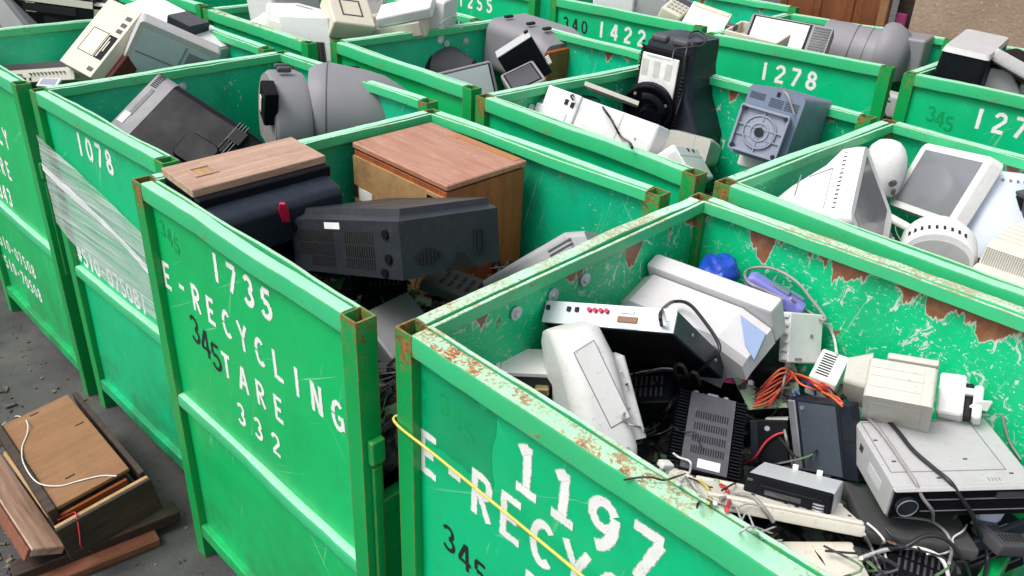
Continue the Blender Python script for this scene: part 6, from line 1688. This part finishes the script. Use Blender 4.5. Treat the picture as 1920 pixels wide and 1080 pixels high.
# ==CABLES==
CABLES = [
 (0.0042, 'blackwire', 'black cord looping out of the video recorder socket panel', 'cable', None, [(-0.813,1.2726,1.2625),(-0.8146,1.2668,1.2933),(-0.943,1.5054,1.1766),(-0.9062,1.5087,1.1897),(-0.8524,1.4821,1.1909),(-0.7657,1.4326,1.1734),(-0.7727,1.4242,1.1381),(-0.8368,1.4692,1.0399),(-0.8981,1.5535,0.9537)]),
 (0.0045, 'blackwire', 'coiled black cable bundle tied with a yellow twist, beside the printer', 'cable', None, [(-0.946,1.5364,0.8363),(-0.832,1.3833,1.0054),(-0.9046,1.5262,0.9455),(-0.8605,1.4505,1.0241),(-0.8269,1.3699,1.1112),(-0.8001,1.3486,1.1428),(-0.8179,1.4156,1.0751),(-0.8843,1.528,0.9671),(-0.8761,1.5409,0.9512),(-0.814,1.4638,1.0343),(-0.7907,1.3927,1.1082),(-0.8288,1.4162,1.0694),(-0.9139,1.5174,0.9623),(-0.8969,1.4011,1.0224)]),
 (0.004, 'blackwire', 'second black cable leaving the tied bundle downward', 'cable', None, [(-0.8513,1.4404,1.0446),(-0.8954,1.5205,0.9661),(-0.846,1.4401,0.999),(-0.8394,1.3834,0.9841),(-0.9446,1.5269,0.8261)]),
 (0.0038, 'greywire', 'grey looping cable of the lavender handset against the back wall', 'cable', None, [(-0.7911,1.7492,1.1614),(-0.8229,1.7283,1.1752),(-0.8662,1.7125,1.1875),(-0.9388,1.8232,1.15),(-0.9123,1.8229,1.1754),(-0.862,1.8223,1.1904),(-0.8012,1.8216,1.1817),(-0.7513,1.8209,1.1506),(-0.7124,1.8201,1.1228),(-0.7006,1.7925,1.1262),(-0.7582,1.8209,1.1178),(-0.7739,1.7521,1.1695)]),
 (0.0035, 'whitewire', 'white cable arching down the back wall beside the white panel', 'cable', None, [(-0.7024,1.7949,1.1217),(-0.6974,1.8287,1.0946),(-0.6774,1.8282,1.0691),(-0.6363,1.7532,1.0798)]),
 (0.0032, 'greywire', 'thin grey cable hanging straight past the orange wires', 'cable', None, [(-0.7125,1.6728,1.0359),(-0.6986,1.6464,0.9921),(-0.7497,1.7895,0.8293),(-0.6381,1.5688,0.9442),(-0.6253,1.5916,0.8791),(-0.61,1.5842,0.858)]),
 (0.0028, 'redwire', 'single red wire curving over the black power box', 'wire', None, [(-0.7002,1.5313,0.8362),(-0.6733,1.5186,0.8766),(-0.6677,1.5451,0.9092),(-0.6548,1.5629,0.9304),(-0.6384,1.5756,0.9409)]),
 (0.0036, 'greywire', 'grey cable draped over the left of the grey desktop computer', 'cable', None, [(-0.5124,1.6425,1.0361),(-0.4596,1.6035,1.0401),(-0.419,1.5735,1.0368),(-0.3703,1.5315,1.0342),(-0.3359,1.5015,1.0324),(-0.3146,1.4999,1.008),(-0.2948,1.5215,0.9731),(-0.2988,1.583,0.9042)]),
 (0.0045, 'blackwire', 'dark cable draped over the middle of the grey desktop computer', 'cable', None, [(-0.4944,1.6736,1.0377),(-0.4294,1.6263,1.0417),(-0.3794,1.5899,1.038),(-0.3257,1.5652,1.0364),(-0.2881,1.5495,1.0353),(-0.2615,1.5549,1.0093),(-0.2384,1.5808,0.9671),(-0.2197,1.6233,0.9008),(-0.1939,1.6401,0.8451),(-0.179,1.5913,0.8323)]),
 (0.0032, 'greywire', 'pale grey cable running from the desktop corner toward the bottom right', 'cable', None, [(-0.3702,1.5202,0.9103),(-0.3398,1.5512,0.9059),(-0.3012,1.5809,0.903),(-0.2626,1.5634,0.9061),(-0.2409,1.5322,0.9003),(-0.2179,1.409,0.9686)]),
 (0.0042, 'whitewire', 'white cable arching across the bottom right corner', 'cable', None, [(-0.3401,1.3176,0.952),(-0.3314,1.4404,0.8968),(-0.292,1.4646,0.9147),(-0.2564,1.4822,0.9121),(-0.2333,1.4738,0.9071),(-0.2123,1.4537,0.8905)]),
 (0.0045, 'blackwire', 'black cable arching over the white cable in the bottom right corner', 'cable', None, [(-0.324,1.3953,0.8982),(-0.3437,1.4383,0.889),(-0.3067,1.4513,0.9138),(-0.2835,1.4888,0.9355),(-0.2506,1.5144,0.9311),(-0.2135,1.5342,0.8855),(-0.199,1.5694,0.8292)]),
 (0.0034, 'greywire', 'thin grey cable hanging past the lower off-white shell', 'cable', None, [(-0.3642,1.3814,0.9532),(-0.3553,1.4239,0.8947),(-0.327,1.3959,0.8895),(-0.3032,1.3621,0.8852)]),
 (0.0038, 'redwire', 'thick red wire below the amplifier', 'wire', None, [(-0.6239,1.2751,0.9709),(-0.5998,1.2578,0.9838),(-0.5692,1.2134,1.0012),(-0.4078,0.8674,1.3031)]),
 (0.003, 'yellow', 'yellow wire ends below the amplifier', 'wire', None, [(-0.6563,1.2464,0.9772),(-0.6245,1.2224,0.9939),(-0.5968,1.1916,1.0041),(-0.4344,0.8615,1.302)]),
 (0.0035, 'whitewire', 'stiff white wire below the amplifier terminals', 'wire', None, [(-0.6817,1.259,0.9519),(-0.6298,1.2046,0.9873),(-0.4258,0.8655,1.3043)]),
 (0.0045, 'greywire', 'grey cable lying across the keyboard shell beside the car stereo', 'cable', None, [(-0.5843,1.2059,1.0023),(-0.5754,1.2635,0.9838),(-0.5449,1.2627,0.9964),(-0.517,1.2588,0.9882),(-0.4982,1.2685,0.9634)]),
 (0.0016, 'whitewire', 'tangle of thin white thread wires on the keyboard shell', 'wire', None, [(-0.5611,1.2243,0.9922),(-0.3772,0.8629,1.3008),(-0.3565,0.8628,1.301),(-0.5182,1.3395,0.8902),(-0.5165,1.3296,0.8804),(-0.3669,0.8673,1.3012),(-0.3726,0.8423,1.3037),(-0.539,1.235,0.9798),(-0.347,0.8597,1.2981),(-0.4914,1.3194,0.8871)]),
 (0.0042, 'blackwire', 'black cord plugged into the white monitor in the scratched bin', 'cable', None, [(-1.9826,2.3184,1.2818),(-1.9833,2.3092,1.3003),(-2.1049,2.5245,1.236),(-2.0999,2.6019,1.2116),(-1.8431,2.3236,1.2814),(-1.8052,2.3163,1.2591),(-1.7711,2.3077,1.2345),(-1.7354,2.2995,1.2106),(-1.4752,1.9991,1.319),(-1.4438,1.9725,1.3164)]),
 (0.0042, 'blackwire', 'black cord looped over the top of the tall television', 'cable', None, [(-1.9009,2.7919,1.3856),(-1.9048,2.8106,1.4149),(-1.8528,2.8203,1.4292),(-1.833,2.8812,1.435),(-1.8738,2.9617,1.451),(-1.9566,3.0282,1.4499),(-1.9258,2.9232,1.4547),(-1.8555,2.8133,1.4298),(-1.8429,2.7895,1.3726),(-1.8458,2.8103,1.276),(-1.8436,2.7775,1.1767)]),
 (0.0032, 'greywire', 'grey cord dangling from the blue-grey monitor', 'cable', None, [(-1.3671,2.6849,1.391),(-1.3313,2.6537,1.3855),(-1.3093,2.6507,1.3548),(-1.294,2.6502,1.3311)]),
 (0.0022, 'whitewire', 'pale thin wire curling over the broken cabinet board', 'wire', None, [(-3.2634,0.5354,0.0037),(-3.2876,0.5915,0.0037),(-2.8961,0.5483,0.2212),(-2.8218,0.5277,0.2229),(-2.7507,0.4871,0.2216),(-2.6382,0.4588,0.2377),(-2.5054,0.4565,0.2453),(-2.4482,0.5,0.2415),(-2.4173,0.5556,0.2509),(-2.3835,0.6108,0.2604),(-2.3483,0.6453,0.2622)]),
 (0.0022, 'redwire', 'thin pink wire hanging over the front of the broken cabinet', 'wire', None, [(-2.3345,0.4505,0.2078),(-2.3382,0.4864,0.2061),(-2.2892,0.493,0.2389),(-2.2589,0.4818,0.1847),(-2.258,0.4778,0.1335),(-2.3105,0.5116,0.0533)]),
 (0.0035, 'whitewire', 'thin white cable loop by the back wall among the white machines', 'cable', None, [(-3.153,2.6838,1.3191),(-3.1545,2.7374,1.3423),(-3.2039,2.821,1.3335),(-3.3434,2.9679,1.2714),(-3.1385,2.8066,1.2912)]),
 (0.0028, 'greywire', 'thin wire trailing down the back wall at the right edge', 'cable', None, [(-0.2888,1.8233,1.0634),(-0.2752,1.8228,1.0359),(-0.255,1.822,1.0049),(-0.2256,1.8192,0.9803)]),
 (0.0026, 'redwire', 'orange and red wires fanned out over the dark parts by the drive', 'wire', 'orange wires', [(-0.8108,1.7454,0.8239),(-0.7038,1.5946,0.9684),(-0.7048,1.6406,0.9839),(-0.7034,1.6795,1.0209),(-0.7176,1.8115,0.9479),(-0.6111,1.6514,1.0536),(-0.5885,1.6834,1.0215)]),
 (0.0026, 'orange', 'orange and red wires fanned out over the dark parts by the drive', 'wire', 'orange wires', [(-0.7228,1.5635,0.9713),(-0.7096,1.6107,0.9713),(-0.7044,1.6453,0.9895),(-0.6983,1.6807,1.02),(-0.6439,1.6321,1.0624),(-0.6083,1.6529,1.0464),(-0.6148,1.7573,0.9711)]),
 (0.0026, 'orange', 'orange and red wires fanned out over the dark parts by the drive', 'wire', 'orange wires', [(-0.7258,1.5728,0.9728),(-0.7178,1.6117,0.9746),(-0.7039,1.6495,0.9955),(-0.6931,1.6818,1.0191),(-0.6351,1.6319,1.0614),(-0.6054,1.6545,1.0413),(-0.6116,1.7576,0.9626)]),
 (0.0026, 'redwire', 'orange and red wires fanned out over the dark parts by the drive', 'wire', 'orange wires', [(-0.7289,1.582,0.9743),(-0.7166,1.6283,0.9766),(-0.7078,1.6642,0.9943),(-0.688,1.6829,1.0181),(-0.6315,1.6333,1.054),(-0.6025,1.6562,1.0362),(-0.61,1.7629,0.9617)]),
 (0.0026, 'orange', 'orange and red wires fanned out over the dark parts by the drive', 'wire', 'orange wires', [(-0.732,1.5914,0.9758),(-0.7156,1.629,0.9906),(-0.7172,1.6645,0.9914),(-0.7388,1.8073,0.9221),(-0.6277,1.6348,1.051),(-0.5995,1.6579,1.0311),(-0.5549,1.6071,1.0645)]),
 (0.0026, 'orange', 'orange and red wires fanned out over the dark parts by the drive', 'wire', 'orange wires', [(-0.7351,1.6008,0.9773),(-0.7146,1.6296,1.0044),(-0.706,1.6711,1.0074),(-0.7327,1.8072,0.9219),(-0.6239,1.6362,1.0479),(-0.5966,1.6596,1.026),(-0.5487,1.5978,1.0681)]),
 (0.0026, 'redwire', 'orange and red wires fanned out over the dark parts by the drive', 'wire', 'orange wires', [(-0.7387,1.5988,0.9805),(-0.7136,1.6303,1.0182),(-0.7064,1.6777,1.0119),(-0.7267,1.8071,0.9218),(-0.62,1.6377,1.0448),(-0.5937,1.6612,1.0209),(-0.5425,1.5886,1.0716)]),
 (0.0026, 'orange', 'orange and red wires fanned out over the dark parts by the drive', 'wire', 'orange wires', [(-0.7363,1.6109,0.9792),(-0.7131,1.6322,1.0332),(-0.7059,1.6823,1.0176),(-0.7207,1.8071,0.9216),(-0.6162,1.6392,1.0418),(-0.5893,1.6653,1.0147),(-0.5363,1.5794,1.0751)]),
 (0.0026, 'orange', 'orange and red wires fanned out over the dark parts by the drive', 'wire', 'orange wires', [(-0.7396,1.6186,0.9895),(-0.7132,1.6418,1.0454),(-0.7063,1.6888,1.0221),(-0.6575,1.6404,1.0343),(-0.6123,1.6406,1.0387),(-0.5665,1.6005,1.0636),(-0.5317,1.5723,1.0726)]),
 (0.0026, 'bluewire', 'blue wires tangled under the orange bundle', 'wire', 'blue wires', [(-0.6464,1.5936,1.0302),(-0.7362,1.8201,0.9051),(-0.6483,1.6475,1.0399),(-0.6273,1.6575,1.024)]),
 (0.0026, 'bluewire', 'blue wires tangled under the orange bundle', 'wire', 'blue wires', [(-0.6448,1.6104,1.029),(-0.7281,1.8201,0.9093),(-0.6397,1.6466,1.0433),(-0.6267,1.6589,1.0177)]),
 (0.0026, 'bluewire', 'blue wires tangled under the orange bundle', 'wire', 'blue wires', [(-0.7221,1.8267,0.8859),(-0.7201,1.82,0.9135),(-0.6341,1.6473,1.0459),(-0.626,1.6603,1.0115)]),
 (0.0026, 'blackwire', 'loose thin black wires curled over the dark scrap in the nearest bin', 'wire', 'loose thin black wires in the nearest bin', [(-0.9597,1.5149,0.8113),(-0.7712,1.205,1.0582),(-0.9006,1.3891,0.8749),(-0.8714,1.3879,0.8641),(-0.8315,1.3595,0.8883),(-0.814,1.3416,0.8856)]),
 (0.0016, 'blackwire', 'loose thin black wires curled over the dark scrap in the nearest bin', 'wire', 'loose thin black wires in the nearest bin', [(-0.6994,1.2638,0.9592),(-0.4915,0.865,1.3109),(-0.5045,0.8525,1.3032),(-0.5157,0.8359,1.3111),(-0.5317,0.8271,1.3053),(-0.5504,0.8193,1.2938)]),
 (0.0026, 'whitewire', 'loose thin white wires curled over the dark scrap in the nearest bin', 'wire', 'loose thin white wires in the nearest bin', [(-0.4829,0.8593,1.3063),(-0.694,1.2565,0.957),(-0.6993,1.2792,0.9514),(-0.7011,1.2784,0.98),(-0.7316,1.2839,0.9706),(-0.746,1.2797,0.9764)]),
 (0.0016, 'greywire', 'loose thin grey wires curled over the dark scrap in the nearest bin', 'wire', 'loose thin grey wires in the nearest bin', [(-0.4461,0.8548,1.311),(-0.4324,0.8633,1.3057),(-0.5736,1.2013,0.995),(-0.5542,1.2148,0.994),(-0.5423,1.2381,0.9974),(-0.5215,1.2495,0.9979)]),
 (0.002, 'blackwire', 'loose thin black wires curled over the dark scrap in the nearest bin', 'wire', 'loose thin black wires in the nearest bin', [(-0.6009,1.2381,0.9924),(-0.6059,1.291,0.9742),(-0.6478,1.4109,0.8877),(-0.671,1.4734,0.8585),(-0.702,1.5261,0.8313),(-0.7076,1.5487,0.8288)]),
 (0.0016, 'blackwire', 'loose thin black wires curled over the dark scrap in the nearest bin', 'wire', 'loose thin black wires in the nearest bin', [(-0.9546,1.5794,0.8078),(-0.7854,1.3316,0.9964),(-0.7561,1.3269,1.0018),(-0.7316,1.3344,1.0112),(-0.7189,1.3278,1.0014),(-0.7054,1.3242,0.9889)]),
 (0.002, 'whitewire', 'loose thin white wires curled over the dark scrap in the nearest bin', 'wire', 'loose thin white wires in the nearest bin', [(-0.8699,1.4475,1.0528),(-0.8932,1.4317,1.0516),(-0.9289,1.4344,1.0267),(-0.9425,1.4212,1.0225),(-0.9633,1.4031,1.0123),(-0.8574,1.2147,1.1558)]),
 (0.0026, 'blackwire', 'loose thin black wires curled over the dark scrap in the nearest bin', 'wire', 'loose thin black wires in the nearest bin', [(-0.8705,1.4699,1.0288),(-0.8931,1.4542,1.0349),(-0.915,1.4395,1.0288),(-0.9319,1.4167,1.025),(-0.9495,1.4005,1.0093),(-0.8347,1.2081,1.1377)]),
 (0.0026, 'whitewire', 'loose thin white wires curled over the dark scrap in the nearest bin', 'wire', 'loose thin white wires in the nearest bin', [(-0.3194,1.4129,0.8956),(-0.3323,1.4352,0.89),(-0.3531,1.4729,0.8712),(-0.34,1.4395,0.9135),(-0.3606,1.4451,0.9218),(-0.3825,1.4446,0.9288)]),
 (0.0026, 'greywire', 'loose thin grey wires curled over the dark scrap in the nearest bin', 'wire', 'loose thin grey wires in the nearest bin', [(-0.9345,1.5154,0.8293),(-0.9087,1.437,0.8649),(-0.7795,1.1897,1.0714),(-0.7846,1.1542,1.0956),(-0.794,1.1487,1.1111),(-0.81,1.1931,1.0995)]),
 (0.0026, 'blackwire', 'loose thin black wires curled over the dark scrap in the nearest bin', 'wire', 'loose thin black wires in the nearest bin', [(-0.2781,1.4704,0.8953),(-0.2693,1.4159,0.9546),(-0.2921,1.4805,0.9057),(-0.3119,1.4649,0.9076),(-0.3282,1.4548,0.92),(-0.3506,1.46,0.9272)]),
 (0.002, 'whitewire', 'loose thin white wires curled over the dark scrap in the nearest bin', 'wire', 'loose thin white wires in the nearest bin', [(-0.2582,1.4191,0.9542),(-0.2522,1.5185,0.891),(-0.2394,1.531,0.9071),(-0.2513,1.5649,0.9032),(-0.2442,1.5946,0.9082),(-0.2505,1.6518,0.8842)]),
 (0.0026, 'greywire', 'loose thin grey wires curled over the dark scrap in the nearest bin', 'wire', 'loose thin grey wires in the nearest bin', [(-0.9376,1.5337,0.8359),(-0.9512,1.5201,0.817),(-0.9337,1.4988,0.8149),(-0.9334,1.4563,0.8211),(-0.8816,1.3585,0.8828),(-0.76,1.1295,1.0618)]),
 (0.002, 'blackwire', 'loose thin black wires curled over the dark scrap in the nearest bin', 'wire', 'loose thin black wires in the nearest bin', [(-0.6883,1.2598,0.9569),(-0.6533,1.2419,0.9783),(-0.623,1.2262,0.9928),(-0.6006,1.1878,1.0054),(-0.4426,0.852,1.3035),(-0.4342,0.832,1.3114)]),
]
for r, mt, lb, ct, gp, P in CABLES:
    cable(ct, P, r, mt, lb, ct, gp)
